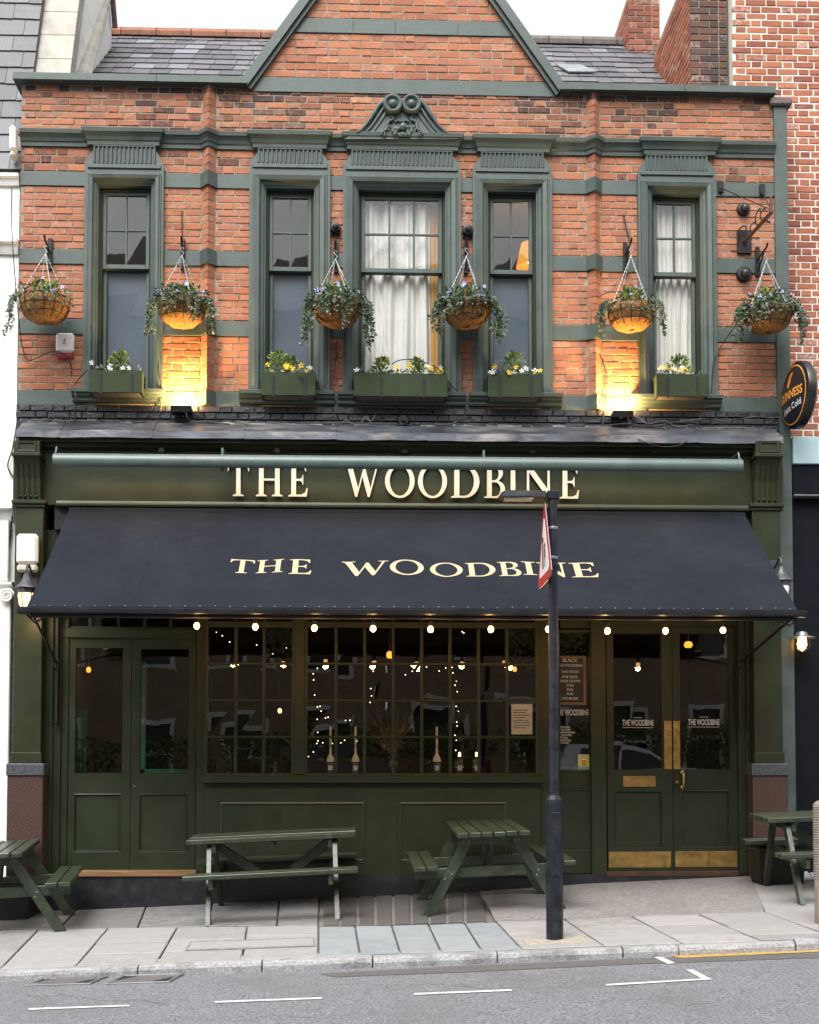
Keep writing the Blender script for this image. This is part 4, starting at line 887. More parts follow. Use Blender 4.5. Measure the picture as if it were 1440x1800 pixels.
cb('wainscot', darkwood, PUB, XL + .3, XR - .3, 6.3, 6.45, zdoor, 1.5, .01); cb('draught_screen', teal, PUB, X(133, 1250, .5), X(150, 1250, .5), .5, .6, zdoor, 1.9, .004); cb('draught_screen', teal, PUB, X(246, 1340, .5), X(342, 1340, .5), .5, .56, zdoor, Z(1352, .5, 290), .004); cb('draught_screen', teal, PUB, X(246, 1250, .5), X(256, 1250, .5), .5, .57, zdoor, 2.4, .004)

# ---- roof of the pub with slates
def PR(px, py):   # point on the roof plane through the parapet gutter, pitch 41 degrees
    tz = math.tan(math.radians(41)); d = ray(px, py); k = (zpar - .05 - CZ - tz * (.45 - CY)) / (d.z - tz * d.y); k = (zpar - .05 + tz * (CY - .45) - CZ) / (d.z - tz * d.y); return CC + d * k
tz = math.tan(math.radians(41)); eave = Vector((0, .35, zpar - .1))
def roofpt(x, s, h=0): return Vector((x, eave.y + s * math.cos(math.radians(41)) - h * math.sin(math.radians(41)), eave.z + s * math.sin(math.radians(41)) + h * math.cos(math.radians(41))))
def s_of(py, px):       # distance up the slope seen at this row
    lo, hi = 0, 9
    d = ray(px, py)
    for _ in range(40):
        md = (lo + hi) / 2; q = roofpt(0, md); k = (q.y - CY) / d.y
        if (CC + d * k).z > q.z: lo = md
        else: hi = md
    return lo
sR = s_of(70, 460); ridge_s = sR
def roofx(px, py): s_ = s_of(py, px); q = roofpt(0, s_); return X(px, py, q.y)
rl0, rl1 = roofx(176, 60) - .02, gxm - .4
rr0, rr1 = gxm + .4, roofx(1200, 70) + .1
m = MB()
for (a, b) in ((rl0 - .25, gxm), (gxm, min(rr1 + .25, XR - .05))):
    m.hull([roofpt(a, -.1, -.05), roofpt(b, -.1, -.05), roofpt(b, ridge_s, -.05), roofpt(a, ridge_s, -.05)], [roofpt(a, -.1, 0), roofpt(b, -.1, 0), roofpt(b, ridge_s, 0), roofpt(a, ridge_s, 0)])
bk = roofpt(0, ridge_s)
m.hull([(rl0 - .25, bk.y, bk.z), (rr1 + .2, bk.y, bk.z), (rr1 + .2, bk.y + 2.5, bk.z - 2.2), (rl0 - .25, bk.y + 2.5, bk.z - 2.2)], [(rl0 - .25, bk.y, bk.z - .06), (rr1 + .2, bk.y, bk.z - .06), (rr1 + .2, bk.y + 2.5, bk.z - 2.26), (rl0 - .25, bk.y + 2.5, bk.z - 2.26)])
roof = m.build('roof', terrg, PUB)
sl_lo = s_of(150, 460) - .25; nrow = 10; gg = (ridge_s - sl_lo) / nrow
for side, (xa, xb) in enumerate(((rl0 - .2, X(470, 60, .6)), (X(925, 60, .6), min(rr1 + .15, XR - .06)))):
    for i in range(nrow):
        x = xa - ru(0, .2); s0 = sl_lo + i * gg
        while x < xb:
            w_ = ru(.22, .31) if rnd() < .8 else ru(.14, .2)
            if x + w_ > xa:
                p, q = max(x, xa) + .002, min(x + w_, xb) - .002
                if q - p > .05:
                    m = MB(); m.cur = (rnd() ** 1.3, max(0, ru(-.2, .25)), max(0, ru(-.6, .35))); L = gg * 1.75; sk = ru(-.02, .02) * (2.5 if rnd() < .12 else 1); dn = ru(-.01, .01) - (ru(.02, .06) if rnd() < .08 else 0); th = ru(.009, .014)
                    a = [roofpt(p, s0 + dn, .03), roofpt(q, s0 + dn + sk, .03), roofpt(q, s0 + L, .008), roofpt(p, s0 + L, .008)]
                    b = [v + Vector((0, -math.sin(math.radians(41)) * th, math.cos(math.radians(41)) * th)) for v in a]
                    m.hull(a, b); m.build('slate', slatem, roof)
            x += w_ + .003
# one loose pale slate and ridge tiles
m = MB(); m.cur = (1, 0, .4); a0 = roofx(983, 126); s0 = s_of(136, 1010)
a = [roofpt(a0 + .08, s0, .05), roofpt(a0 + .42, s0 + .03, .05), roofpt(a0 + .28, s0 + .42, .05), roofpt(a0 - .03, s0 + .42, .05)]; m.hull(a, [v + Vector((0, -.01, .012)) for v in a]); m.build('slipped_slate', slatem, roof)
for (xa, xb, mt) in ((rl0 - .1, gxm - .2, terr), (gxm + .2, rr1 + .1, terrg)):
    x = xa
    while x < xb:
        L = .46; vv = []
        for xx in (x, x + L - .012):
            for k in range(9): an = math.radians(200 - 220 * k / 8); vv.append((xx, bk.y + .0 - math.cos(an) * -.16, bk.z - .03 + math.sin(an) * .12 + .02))
        m = MB(); m.hull(vv[:9], vv[9:]); m.build('ridge_tile', mt, roof); x += L

# ================================================================== NEIGHBOURS
LB = thing('white_building', 'white stuccoed building with slate mansard cut off by left edge', 'building', (-5.5, 0, 0))
lx1 = XL - .012
m = MB(); m.box(-9, lx1, .02, 6, -.6, Z(300, 0, 20)); m.build('wall', stucco, LB)
def lcor(pa, pb, out, nm='cornice'):
    z1, z0 = Z(pa, -.1, 10), Z(pb, -.1, 10); m = MB(); m.sweep_plan([(-9, .02), (lx1 + .0, .02)], [(0, z0), (.03, z0), (out * .5, z0 + .3 * (z1 - z0)), (out * .6, z0 + .6 * (z1 - z0)), (out, z0 + .7 * (z1 - z0)), (out, z1), (0, z1 + .01)]); m.build(nm, stucco, LB)
lcor(300, 318, .08); lcor(415, 440, .1); lcor(885, 912, .12); lcor(1022, 1036, .1)
# ionic scroll of the shop pilaster
q = P(13, 1048, -.12)
m = MB(); path = []
for i in range(30): a = i / 29 * 13; r_ = .075 * (1 - .8 * i / 29); path.append((q.x + r_ * math.cos(a), q.y - .02, q.z + r_ * math.sin(a)))
m.tube(path, .014, 6); m.build('scroll', stucco, LB, smooth=True)
x0, x1, z0, z1 = R(-30, 16, 1036, 1500, -.1); cb('shop_pilaster', stucco, LB, x0, x1, -.1, .02, -.5, z1, .01); x0, x1, z0, z1 = R(-30, 15, 915, 1022, -.06); cb('shop_pilaster_top', stucco, LB, x0, x1, -.06, .02, z0, z1, .01)
# mansard slates
an = math.radians(72); le = Vector((0, .02, Z(300, 0, 20)))
def lroof(x, s_, h=0): return Vector((x, le.y + s_ * math.cos(an) - h * math.sin(an), le.z + s_ * math.sin(an) + h * math.cos(an)))
xs0 = X(122, 100, .75)        # right face of the party wall
m = MB(); XS2 = X(64, 100, .5); m.hull([lroof(-9, -.05, -.1), lroof(XS2, -.05, -.1), lroof(XS2, 5, -.1), lroof(-9, 5, -.1)], [lroof(-9, -.05), lroof(XS2, -.05), lroof(XS2, 5), lroof(-9, 5)]); lr = m.build('mansard', terrg, LB)
XSL = X(64, 100, .5)
for i in range(18):
    x = -6 + (i % 2) * .16
    while x < XSL:
        w_ = .30 + ru(-.01, .01); q = min(x + w_, XSL)
        if x > -5.2 and q - x > .05 and x < XSL:
            m = MB(); m.cur = (rnd() * .5, max(0, ru(.0, .45)), max(0, ru(-.6, .25))); s0 = i * .235; a = [lroof(x, s0 + ru(-.008, .008), .03), lroof(q - .005, s0 + ru(-.008, .008), .03), lroof(q - .005, s0 + .4, .006), lroof(x, s0 + .4, .006)]
            m.hull(a, [v + Vector((0, -.01, .003)) for v in a]); m.build('slate', slatem, lr)
        x += w_
# raking party wall: stone coping in front, white side
pa = [(.55, Z(140, .5, 90)), (.55 + 1.0, Z(140, .5, 90) + 2.4), (2.2, Z(140, .5, 90) + 3.0), (2.75, Z(45, 2.75, 188)), (2.75, zpar - .6), (.55, zpar - .6)]
xw0, xw1 = X(68, 100, .6), X(124, 100, .6)
m = MB(); m.hull([(xw0 + .05, y, z) for y, z in pa], [(xw1, y, z) for y, z in pa]); pw = m.build('party_wall', stucco, LB)
zA = Z(152, .5, 90); sl_ = 2.4
for i in range(6):
    t0, t1 = i * .34, (i + 1) * .34 - .008; y0 = .42 + t0 * .36; y1 = .42 + t1 * .36; z0, z1 = zA + t0, zA + t1
    m = MB(); m.hull([(xw0 - .02, y0, z0), (xw1 + .03, y0, z0), (xw1 + .03, y0 + .2, z0), (xw0 - .02, y0 + .2, z0)], [(xw0 - .02, y1, z1), (xw1 + .03, y1, z1), (xw1 + .03, y1 + .2, z1), (xw0 - .02, y1 + .2, z1)]); m.build('coping_stone', stone, pw)
m = MB(); m.tube([(xw1 + .05, 2.72, Z(48, 2.7, 189)), (xw1 + .04, 2.05, Z(48, 2.7, 189) + 1.2)], .035, 6); m.build('coping_edge', terrg, pw)
m = MB(); m.hull([(xw1, .5, zpar + .0), (xw1 + .16, .5, zpar - .02), (xw1 + .05, 2.6, bk.z + .1), (xw1, 2.6, bk.z + .1)], [(xw1, .48, zpar + .12), (xw1 + .1, .48, zpar + .1), (xw1 + .05, 2.6, bk.z + .16), (xw1, 2.6, bk.z + .16)]); m.build('cement_fillet', stone, pw)
RB = thing('red_brick_building', 'tall red brick building with white mortar at the right edge', 'building', (5.5, .5, 0))
YR = .42; rbx = X(1288, 60, YR); rz1 = Z(-120, YR, 1380); rz0 = Z(768, YR, 1410)
m = MB(); m.box(rbx, 8.5, YR + .005, 6, rz0 - .3, rz1); rw = m.build('wall', mortarw, RB)
b3 = bricks(rz0, rz1, lambda z: (rbx, 5.6), [], lambda x, z: max(0, ru(-.35, .25)), ch=.0775, jt=.013); px_edge = px1
vis = [b for b in b3 if b[1] > px1 or b[2] > zpar]; b3 = vis
b3 = sorted(b3, key=lambda b: 0 if b[0] < X(1445, 400, YR) else 1)
inn = [b for b in b3 if b[0] < X(1445, 400, YR)]; out_ = [b for b in b3 if b[0] >= X(1445, 400, YR)]
lay(inn, brick2, rw, YR, n=220)
m = MB()
for b in out_: brickmesh(m, b, YR)
m.build('brickwork', brick2, rw, kind='stuff')
# stepped chimney stack standing on the party wall
def stack(xa, xb, ya, yb, za, zt, mt, nm):
    m = MB(); m.box(xa + .008, xb - .0, ya + .008, yb, za, zt); st = m.build(nm, mortar, RB); bm_ = []
    n = int((zt - za) / .0775)
    for i in range(n):
        z0, z1 = za + i * .0775 + .005, za + (i + 1) * .0775 - .005
        x = xa; k = i % 2
        while x < xb - .02:
            q = min(x + (.215 if k % 2 == 0 else .1), xb); m = MB(); m.cur = (rnd(), max(0, ru(-.3, .3)), max(0, ru(-.3, .4))); m.cbox(x + .004, q - .004, ya + ru(-.003, .003), ya + .05, z0, z1, .005); m.build('brick', mt, st); x = q + .002; k += 1
        y = ya + .05; k = i % 2 + 1; m = MB()
        while y < yb:
            q = min(y + (.215 if k % 2 == 0 else .1), yb); m.cur = (rnd(), max(0, ru(-.3, .2)), max(0, ru(-.3, .4))); m.cbox(xa + ru(-.003, .003), xa + .05, y + .005, q - .005, z0, z1, .005); y = q; k += 1
        bm_.append(m)
    mm = MB()
    for b in bm_: mm.v_off = len(mm.v); n0 = len(mm.v); mm.v += b.v; mm.a += b.a; mm.f += [tuple(i + n0 for i in f) for f in b.f]
    mm.build('brickwork', brick2, st, kind='stuff'); return st
ztop = Z(-60, .6, 1250)
stack(X(1214, 70, .55), rbx - .02, .55, 2.3, zpar - .3, ztop, brick3, 'chimney_stack')
stack(X(1104, 30, 3.0), X(1160, 30, 3.0), 3.0, 4.2, zpar + .5, ztop + 1.2, tintmat('flank_brick', [(.12, .045, .03), (.2, .06, .035), (.26, .08, .045)], .85, .5, 70), 'rear_stack')
m = MB(); q0, q1 = X(1285, 145, .3), X(1340, 145, .3); zz = zpar + .1; m.hull([(q0, .2, zz), (q1, .2, zz), (q1, .42, zz), (q0, .42, zz)], [(q0 + .02, .3, zz + .14), (q1 - .1, .3, zz + .1), (q1 - .08, .42, zz + .12), (q0 + .03, .42, zz + .14)]); m.build('stone_corbel', stone, RB)
cb('pale_fascia', pblue, RB, px1 + .012, 8, -.05, .5, Z(815, -.05, 1410), Z(767, -.05, 1410), .006); cb('stone_beam', navy, RB, px1 + .012, 8, -.02, .5, Z(868, -.02, 1410), Z(815, -.05, 1410) - .002, .01); cb('beam_ledge', gmetal, RB, px1 + .012, 8, -.06, .5, Z(872, -.06, 1410), Z(868, -.06, 1410) - .002, .005)
m = MB(); m.box(px1 + .012, 8, .05, .5, -.3, Z(873, -.06, 1410)); m.build('dark_shopfront', navy, RB)

# ================================================================== THINGS ON THE FRONT
# awning
Ya, Yb = FY - .06, FY - .06 - 1.52
axl, axr = X(121, 905, Ya), X(1311, 908, Ya); azt, azb = Z(903, Ya), Z(1071, Yb)
AW = thing('awning', 'long dark slate canvas awning lettered THE WOODBINE over the shopfront', 'awning', ((axl + axr) / 2, Ya, azb))
def ap(u, t, h=0):     # u across 0..1, t down 0..1
    x = axl + (axr - axl) * u; sag = .018 * math.sin(math.pi * t) + .009 * math.sin(u * 46 + 2 * t) * math.sin(math.pi * t) * (.4 + mnoise.noise(Vector((u * 5, 1, 1)))) + .010 * mnoise.noise(Vector((u * 16, t * 2.2, 2))) + .004 * mnoise.noise(Vector((u * 60 + t * 9, t * 3, 7)))
    dy, dz = Yb - Ya, azb - azt; L = math.hypot(dy, dz); return Vector((x, Ya + dy * t - h * dz / L * -1 * -1, azt + dz * t - sag - h * dy / L))
def apn(u, t, h):
    dy, dz = Yb - Ya, azb - azt; L = math.hypot(dy, dz); p = ap(u, t); return p + Vector((0, dz / L, -dy / L)) * h
m = MB(); NU, NT = 120, 20
for h in (0, -.004):
    vv = [apn(i / NU, j / NT, h) for i in range(NU + 1) for j in range(NT + 1)]; q = NT + 1
    m.add(vv, [(i * q + j, (i + 1) * q + j, (i + 1) * q + j + 1, i * q + j + 1) for i in range(NU) for j in range(NT)])
cnv = m.build('canvas', awn, AW, smooth=True)
for u in (.135, .36, .64, .86):
    m = MB(); vv = []
    for j in range(NT + 1): vv += [apn(u - .0012, j / NT, .0025), apn(u + .0012, j / NT, .0025)]
    m.add(vv, [(2 * j, 2 * j + 1, 2 * j + 3, 2 * j + 2) for j in range(NT)]); m.build('seam', awn, cnv)
ax_ = [(402, 449, 985, 1009), (449, 500, 985, 1009), (507, 549, 987, 1013), (600, 683, 987, 1012), (686, 744, 985, 1011), (757, 812, 989, 1013), (820, 869, 989, 1013), (878, 913, 988, 1013), (920, 940, 987, 1010), (948, 994, 987, 1013), (1006, 1046, 988, 1014)]
def apx(px, py):
    lo, hi = 0, 1
    for _ in range(30):
        t = (lo + hi) / 2; q = ap(.5, t); 
        if Z(py, q.y) < q.z: lo = t
        else: hi = t
    q = ap(.5, t); return (X(px, py, q.y) - axl) / (axr - axl), t
for ch, (a, b, c, d) in zip(LET, ax_):
    u0, t1 = apx(a, d); u1, t0 = apx(b, c); me = glyph(ch, 1, 1, 0)
    bm = bmesh.new(); bm.from_mesh(me); bmesh.ops.subdivide_edges(bm, edges=[e for e in bm.edges if e.calc_length() > .25], cuts=2); bm.to_mesh(me); bm.free()
    for v in me.vertices: p = apn(u0 + (u1 - u0) * v.co.x, t1 + (t0 - t1) * v.co.y, .004); v.co = p
    put(me, 'letter', creamp, cnv, Matrix.Identity(4))
bx0, bx1 = axl - .07, axr + .07
m = MB(); m.sweep_plan([(bx0, Yb), (bx1, Yb)], [(-.05, azb - .055), (.03, azb - .055), (.045, azb - .045), (.048, azb - .012), (.03, azb - .006), (.03, azb + .006), (-.02, azb + .012), (-.05, azb)]); bar = m.build('front_bar', mat('bar_metal', (.03, .033, .04), .22, metal=.5, var=.2), AW)
m = MB(); m.cbox(bx0 + .1, bx1 - .1, Yb + .0, Yb + .05, azb - .085, azb - .058, .004); m.build('valance_rail', blackm, AW)
m = MB()
for i in range(52): p = apn((i + .5) / 52, .985, .006); m.ball(p, .0075, 6, 4)
m.build('studs', gmetal, cnv, smooth=True, kind='stuff')
for sg, xx, pr, vt, vb, vp in ((-1, bx0 + .12, 101, 1088, 1272, 1165), (1, bx1 - .12, 1300, 1098, 1280, 1165)):
    xr_ = X(pr, 1180, -.2); zp = Z(vp, -.22, pr)
    m = MB(); m.cbox(xr_ - .017, xr_ + .017, -.245, -.2, Z(vb, -.22, pr), Z(vt - 10, -.22, pr), .005); m.build('rail', blackm, AW)
    m = MB(); m.tube([(xx, Yb + .01, azb - .06), (xr_, -.24, zp)], .014, 8); m.build('arm', blackm, AW)
    m = MB(); m.cbox(xr_ - .026, xr_ + .026, -.26, -.19, zp - .06, zp + .04, .008); m.build('slider', blackm, AW)
    m = MB(); m.tube([(xx - sg * .16, Yb + .02, azb - .06), (xx - sg * .02, Yb + .02, azb - .13), (xx + sg * .05, Yb + .02, azb - .06)], .011, 6); m.build('arm_bracket', blackm, AW)
    m = MB(); n_ = 46; p0 = Vector((xx - sg * .03, Yb + .15, azb - .01)); p1 = Vector((X(111 if sg < 0 else 1315, 940, -.28), -.28, Z(940, -.28))); 
    for i in range(n_):
        c = p0.lerp(p1, (i + .5) / n_); c.z -= .05 * math.sin(math.pi * i / n_); d = (p1 - p0).normalized() * .022; e = Vector((.008, 0, 0)) if i % 2 else Vector((0, .005, .008)); m.tube([c - d, c - d * .5 + e, c + d * .5 + e, c + d, c + d * .5 - e, c - d * .5 - e, c - d], .0035, 4, False)
    m.build('chain', blackm, AW)
m = MB(); ra = .075; m.tube([(axl - .0, Ya + .08, azt + .0), (axr, Ya + .08, azt)], ra, 14); m.build('roller', awn, AW)
# sign trough light
Yt = FY - .36
TL = thing('sign_trough_light', 'long sage green trough light mounted above the fascia lettering', 'sign light', (0, Yt, Z(816, Yt)))
tr = .078
tlz = Z(816, Yt); tz0 = (Z(811, Yt, 95) + 0, Z(820.5, Yt, 1304))
tx = [X(95, 810, Yt), X(391, 810, Yt), X(851, 815, Yt), X(1304, 820, Yt)]
troughm = mat('trough_paint', (.075, .108, .098), .4, var=.12, scale=8, bump=.1, stain=(.05, .072, .065), samt=.5)
def tzz(x): return tlz + .0 * x
for i in range(3):
    m = MB(); vv = []; q = 15
    for xx in (tx[i] + .004, tx[i + 1] - .004):
        for k in range(q): a = math.radians(200 - 250 * k / (q - 1) + 0); vv.append((xx, Yt - math.sin(a + 0) * 0 - math.cos(math.radians(-55 + 250 * k / (q - 1))) * tr, tzz(xx) + math.sin(math.radians(-55 + 250 * k / (q - 1))) * tr))
    m.add(vv, [(k, q + k, q + k + 1, k + 1) for k in range(q - 1)] + ([tuple(range(q))] if i == 0 else []) + ([tuple(range(q, 2 * q))] if i == 2 else [])); m.build('trough', troughm, TL, smooth='auto')
    if i < 2: x = tx[i + 1]; m = MB(); m.tube([(x, Yt - .0, tzz(x) + tr * .8), (x, Yt, tzz(x) + tr + .06), (x, FY, tzz(x) + tr + .07)], .012, 6); m.lathe([(tr + .004, -.012), (tr + .004, .012)], (x, Yt, tzz(x)), 'X', 24); m.build('bracket', troughm, TL)
for pxk in (285, 488, 712, 936, 1150):
    x = X(pxk, 795, FY - .03); z = Z(793, FY - .03, pxk)
    MB().lathe([(.0001, -.035), (.028, -.033), (.036, -.02), (.036, .03)], (x, FY - .03, z), 'Y', 14).build('junction_boss', dgreen, TL, smooth='auto')
    m = MB(); m.tube(bez([(x - .28, FY - .035, z + .025), (x - .12, FY - .04, z + .015), (x - .05, FY - .04, z - .008), (x, FY - .04, z), (x + .05, FY - .04, z - .008), (x + .12, FY - .04, z + .012), (x + .28, FY - .035, z + .02)]), .007, 5); m.build('conduit', dgreen, TL)
for pxk in (98, 1300): x = X(pxk, 800, Yt); m = MB(); m.tube([(x, Yt, tlz + tr), (x, Yt + .03, tlz + tr + .07), (x, FY, tlz + tr + .08)], .009, 6); m.build('bracket', troughm, TL)
for i in range(3):
    ld = bpy.data.lights.new('trough_lamp', 'AREA'); ld.shape = 'RECTANGLE'; ld.size = (tx[i + 1] - tx[i]) * .85; ld.size_y = .03; ld.energy = 2.4; ld.color = (1, .55, .15)
    lo = bpy.data.objects.new('trough_lamp', ld); COL.objects.link(lo); lo.parent = TL; lo.location = Vector(((tx[i] + tx[i + 1]) / 2, Yt + .05, tlz - .0)) - WLOC[TL.name]; lo.rotation_euler = (math.radians(42), 0, 0)
    cb('tube_lamp', fairym, TL, tx[i] + .1, tx[i + 1] - .1, Yt - .012, Yt + .012, tlz - .012, tlz + .012, .004)

# floodlights washing the brick between windows and ridges
def flood(px, py, label):
    Yq = -.15; q = P(px, py, Yq); t = thing('floodlight', label, 'floodlight', q, 'floodlights on the lead ledge')
    x, y, z = q; w_ = .105
    m = MB(); m.hull([(x - w_, y - .07, z - .03), (x + w_, y - .07, z - .03), (x + w_, y + .06, z - .03), (x - w_, y + .06, z - .03)], [(x - w_, y - .085, z + .03), (x + w_, y - .085, z + .03), (x + w_, y + .07, z + .03), (x - w_, y + .07, z + .03)]); m.build('housing', blackm, t)
    m = MB(); m.cbox(x - w_ + .01, x + w_ - .01, y - .07, y + .055, z + .0305, z + .034, .001); m.build('lens', emis('flood_lens', (1, .68, .3), 4), t)
    m = MB(); m.tube([(x - w_ - .012, y, z), (x - w_ - .012, y, z - .1), (x + w_ + .012, y, z - .1), (x + w_ + .012, y, z)], .008, 6); m.build('bracket', blackm, t)
    m = MB(); m.tube([(x + w_ * .5, y - .06, z - .03), (x + w_ * .6, y - .08, z - .1), (x + w_, y - .05, z - .12), (x + .5, y - .06, z - .15)], .006, 5); m.build('cable', cable, t)
    ld = bpy.data.lights.new('flood_lamp', 'AREA'); ld.shape = 'RECTANGLE'; ld.size = .15; ld.size_y = .05; ld.energy = 22; ld.color = (1, .58, .19)
    lo = bpy.data.objects.new('flood_lamp', ld); COL.objects.link(lo); lo.parent = t; lo.location = (0, -.03, .045); lo.rotation_euler = (math.radians(180 - 20), 0, 0)
flood(320, 722, 'lit floodlight below the second hanging basket from left'); flood(1093, 731, 'lit floodlight below the fifth hanging basket from left')

# hanging baskets with brackets
def leafquad(m, c, d, n, L, wd):
    d = d.normalized(); s_ = d.cross(n)
    if s_.length < 1e-3: s_ = d.cross(Vector((1, .3, .2)))
    s_.normalize(); nn = s_.cross(d); m.add([c, c + d * L * .45 + s_ * wd + nn * wd * .3, c + d * L, c + d * L * .45 - s_ * wd + nn * wd * .3], [(0, 1, 2), (0, 2, 3)])
def rv(): return Vector((ru(-1, 1), ru(-1, 1), ru(-1, 1)))
def flower(m, c, r):
    m.cur = (rnd(), 0, 0); n = Vector((ru(-.5, .5), -1, ru(-.1, .6))).normalized(); a = n.cross(Vector((0, 0, 1))).normalized(); b = a.cross(n)
    for k in range(5):
        t = 2 * math.pi * (k + rnd() * .3) / 5; d = a * math.cos(t) + b * math.sin(t); e = a * math.cos(t + 1.2) + b * math.sin(t + 1.2)
        m.add([c, c + d * r * .8 - e * r * .38, c + d * r * 1.05 + n * r * .15, c + d * r * .8 + e * r * .38], [(0, 1, 2, 3)])
def basket(px, rim, hookpx, hookpy, label, seed, dens=1.0, trails=(), Y=-.36, mt=leafm, blue=14, tilt=0):
    random.seed(seed); c = P(px, rim, Y); x, y, z = c; rad = .245; dp = .235
    t = thing('hanging_basket', label, 'basket', (x, y, z - dp), 'hanging baskets along the upper wall')
    m = MB(); prof = []; nseg = 36
    for i in range(11):
        a = i / 10 * math.pi / 2; prof.append((max(.001, rad * (math.sin(a) ** .62)), -dp * math.cos(a)))
    prof += [(rad * .93, .005), (rad * .8, -.03), (.001, -.035)]
    m.lathe(prof, (x, y, z), seg=nseg); m.v = [tuple(Vector(v) + Vector((v[0] - x, v[1] - y, v[2] - z + .1)).normalized() * .014 * mnoise.noise(Vector(v) * 16) + rv() * .003) for v in m.v]; m.build('coir_liner', coir, t, smooth=True)
    m = MB(); 
    def brad(h): a = math.acos(max(-1, min(1, -h / dp))); return rad * (math.sin(a) ** .62) + .006
    for h in (0, -.085, -.165): m.tube([(x + brad(h) * math.cos(k / 24 * 6.2832), y + brad(h) * math.sin(k / 24 * 6.2832), z + h) for k in range(25)], .0045, 5, False)
    for k in range(14):
        a = k / 14 * 6.2832; m.tube([(x + brad(h) * math.cos(a), y + brad(h) * math.sin(a), z + h) for h in (0, -.05, -.1, -.15, -.2, -.235)], .0035, 5, False)
    m.build('wire_frame', wirem, t)
    hk = P(hookpx, hookpy, -.33)
    for k in range(4):
        a = .5 + k * 1.5708; p0 = Vector((x + rad * math.cos(a), y + rad * math.sin(a), z)); m = MB(); n_ = 26
        for i in range(n_):
            cc_ = p0.lerp(hk, (i + .5) / n_); d = (hk - p0).normalized() * (hk - p0).length / n_ * .6; e = Vector((.005, 0, 0)) if i % 2 else Vector((0, .005, 0)); m.tube([cc_ - d, cc_ + e, cc_ + d, cc_ - e, cc_ - d], .0028, 4, False)
        m.build('chain', chainm, t)
    m = MB(); m.tube([hk, hk + Vector((.018, 0, .02)), hk + Vector((.0, 0, .045)), hk + Vector((-.016, 0, .06)), hk + Vector((0, 0, .085)), hk + Vector((.016, 0, .07))], .0045, 5); m.build('hook', chainm, t)
    m = MB()
    for i in range(int(620 * dens)):
        a = ru(0, 6.283); r_ = rad * math.sqrt(rnd()) * 1.18; p = Vector((x + r_ * math.cos(a), y + r_ * math.sin(a), z + ru(-.03, .1) + .05 * (1 - r_ / rad))); m.cur = (rnd(), max(0, ru(-.4, .2)), max(0, ru(-.5, .3)))
        leafquad(m, p, Vector((math.cos(a), math.sin(a), ru(-.4, .7))) + rv() * .6, Vector((0, 0, 1)) + rv() * .5, ru(.03, .056), ru(.011, .02))
    for i in range(int(330 * dens)):
        a = ru(3.3, 6.1) if rnd() < .8 else ru(0, 6.28); hh = -abs(random.gauss(0, .05)); r_ = brad(hh) + ru(.0, .03); p = Vector((x + r_ * math.cos(a), y + r_ * math.sin(a), z + hh)); m.cur = (rnd(), 0, max(0, ru(-.5, .3)))
        leafquad(m, p, Vector((math.cos(a), math.sin(a), -1)) + rv() * .6, Vector((math.cos(a), math.sin(a), .3)) + rv() * .4, ru(.03, .05), ru(.011, .018))
    stems = MB()
    for (ang, ln, dn) in trails:
        for q in range(dn):
            a = math.radians(ang) + ru(-.28, .28); p = Vector((x + rad * 1.02 * math.cos(a), y + rad * 1.02 * math.sin(a), z + .02)); out = Vector((math.cos(a), math.sin(a), 0)); L = ln * ru(.55, 1.1); n_ = int(L / .018); pts = [p.copy()]; vel = out * ru(.5, 1.2) + Vector((0, 0, .3))
            for i in range(n_):
                vel = vel * .86 + Vector((ru(-.35, .35), ru(-.2, .2), -.32 + ru(-.1, .1))); vel.normalize(); p = p + vel * .018; pts.append(p.copy())
                for _ in range(2):
                    m.cur = (rnd(), max(0, ru(-.5, .2)), max(0, ru(-.5, .35))); leafquad(m, p + rv() * .012, rv() + out * .5 + Vector((0, -.3, -.4)), Vector((0, -1, .4)) + rv() * .5, ru(.026, .046), ru(.01, .017))
            stems.tube(pts, .0022, 4, False)
    m.build('trailing_foliage', mt, t, kind='stuff')
    if stems.v: stems.build('stems', drym, t, kind='stuff')
    m = MB()
    for i in range(60):
        p = Vector((x + ru(-.11, .11), y + ru(-.1, .1), z + ru(.05, .17))); m.cur = (rnd(), 0, 0); leafquad(m, p, Vector((ru(-.6, .6), ru(-.6, .3), 1)), Vector((0, -1, 0)) + rv() * .6, ru(.045, .08), ru(.012, .02))
    m.build('upright_foliage', leafy, t, kind='stuff')
    m = MB()
    for i in range(blue): a = ru(3.2, 6.2); r_ = rad * ru(.5, 1.1); flower(m, Vector((x + r_ * math.cos(a), y + r_ * math.sin(a) - .03, z + ru(.04, .14))), ru(.018, .028))
    if blue: m.build('blue_flowers', flob, t, kind='stuff')
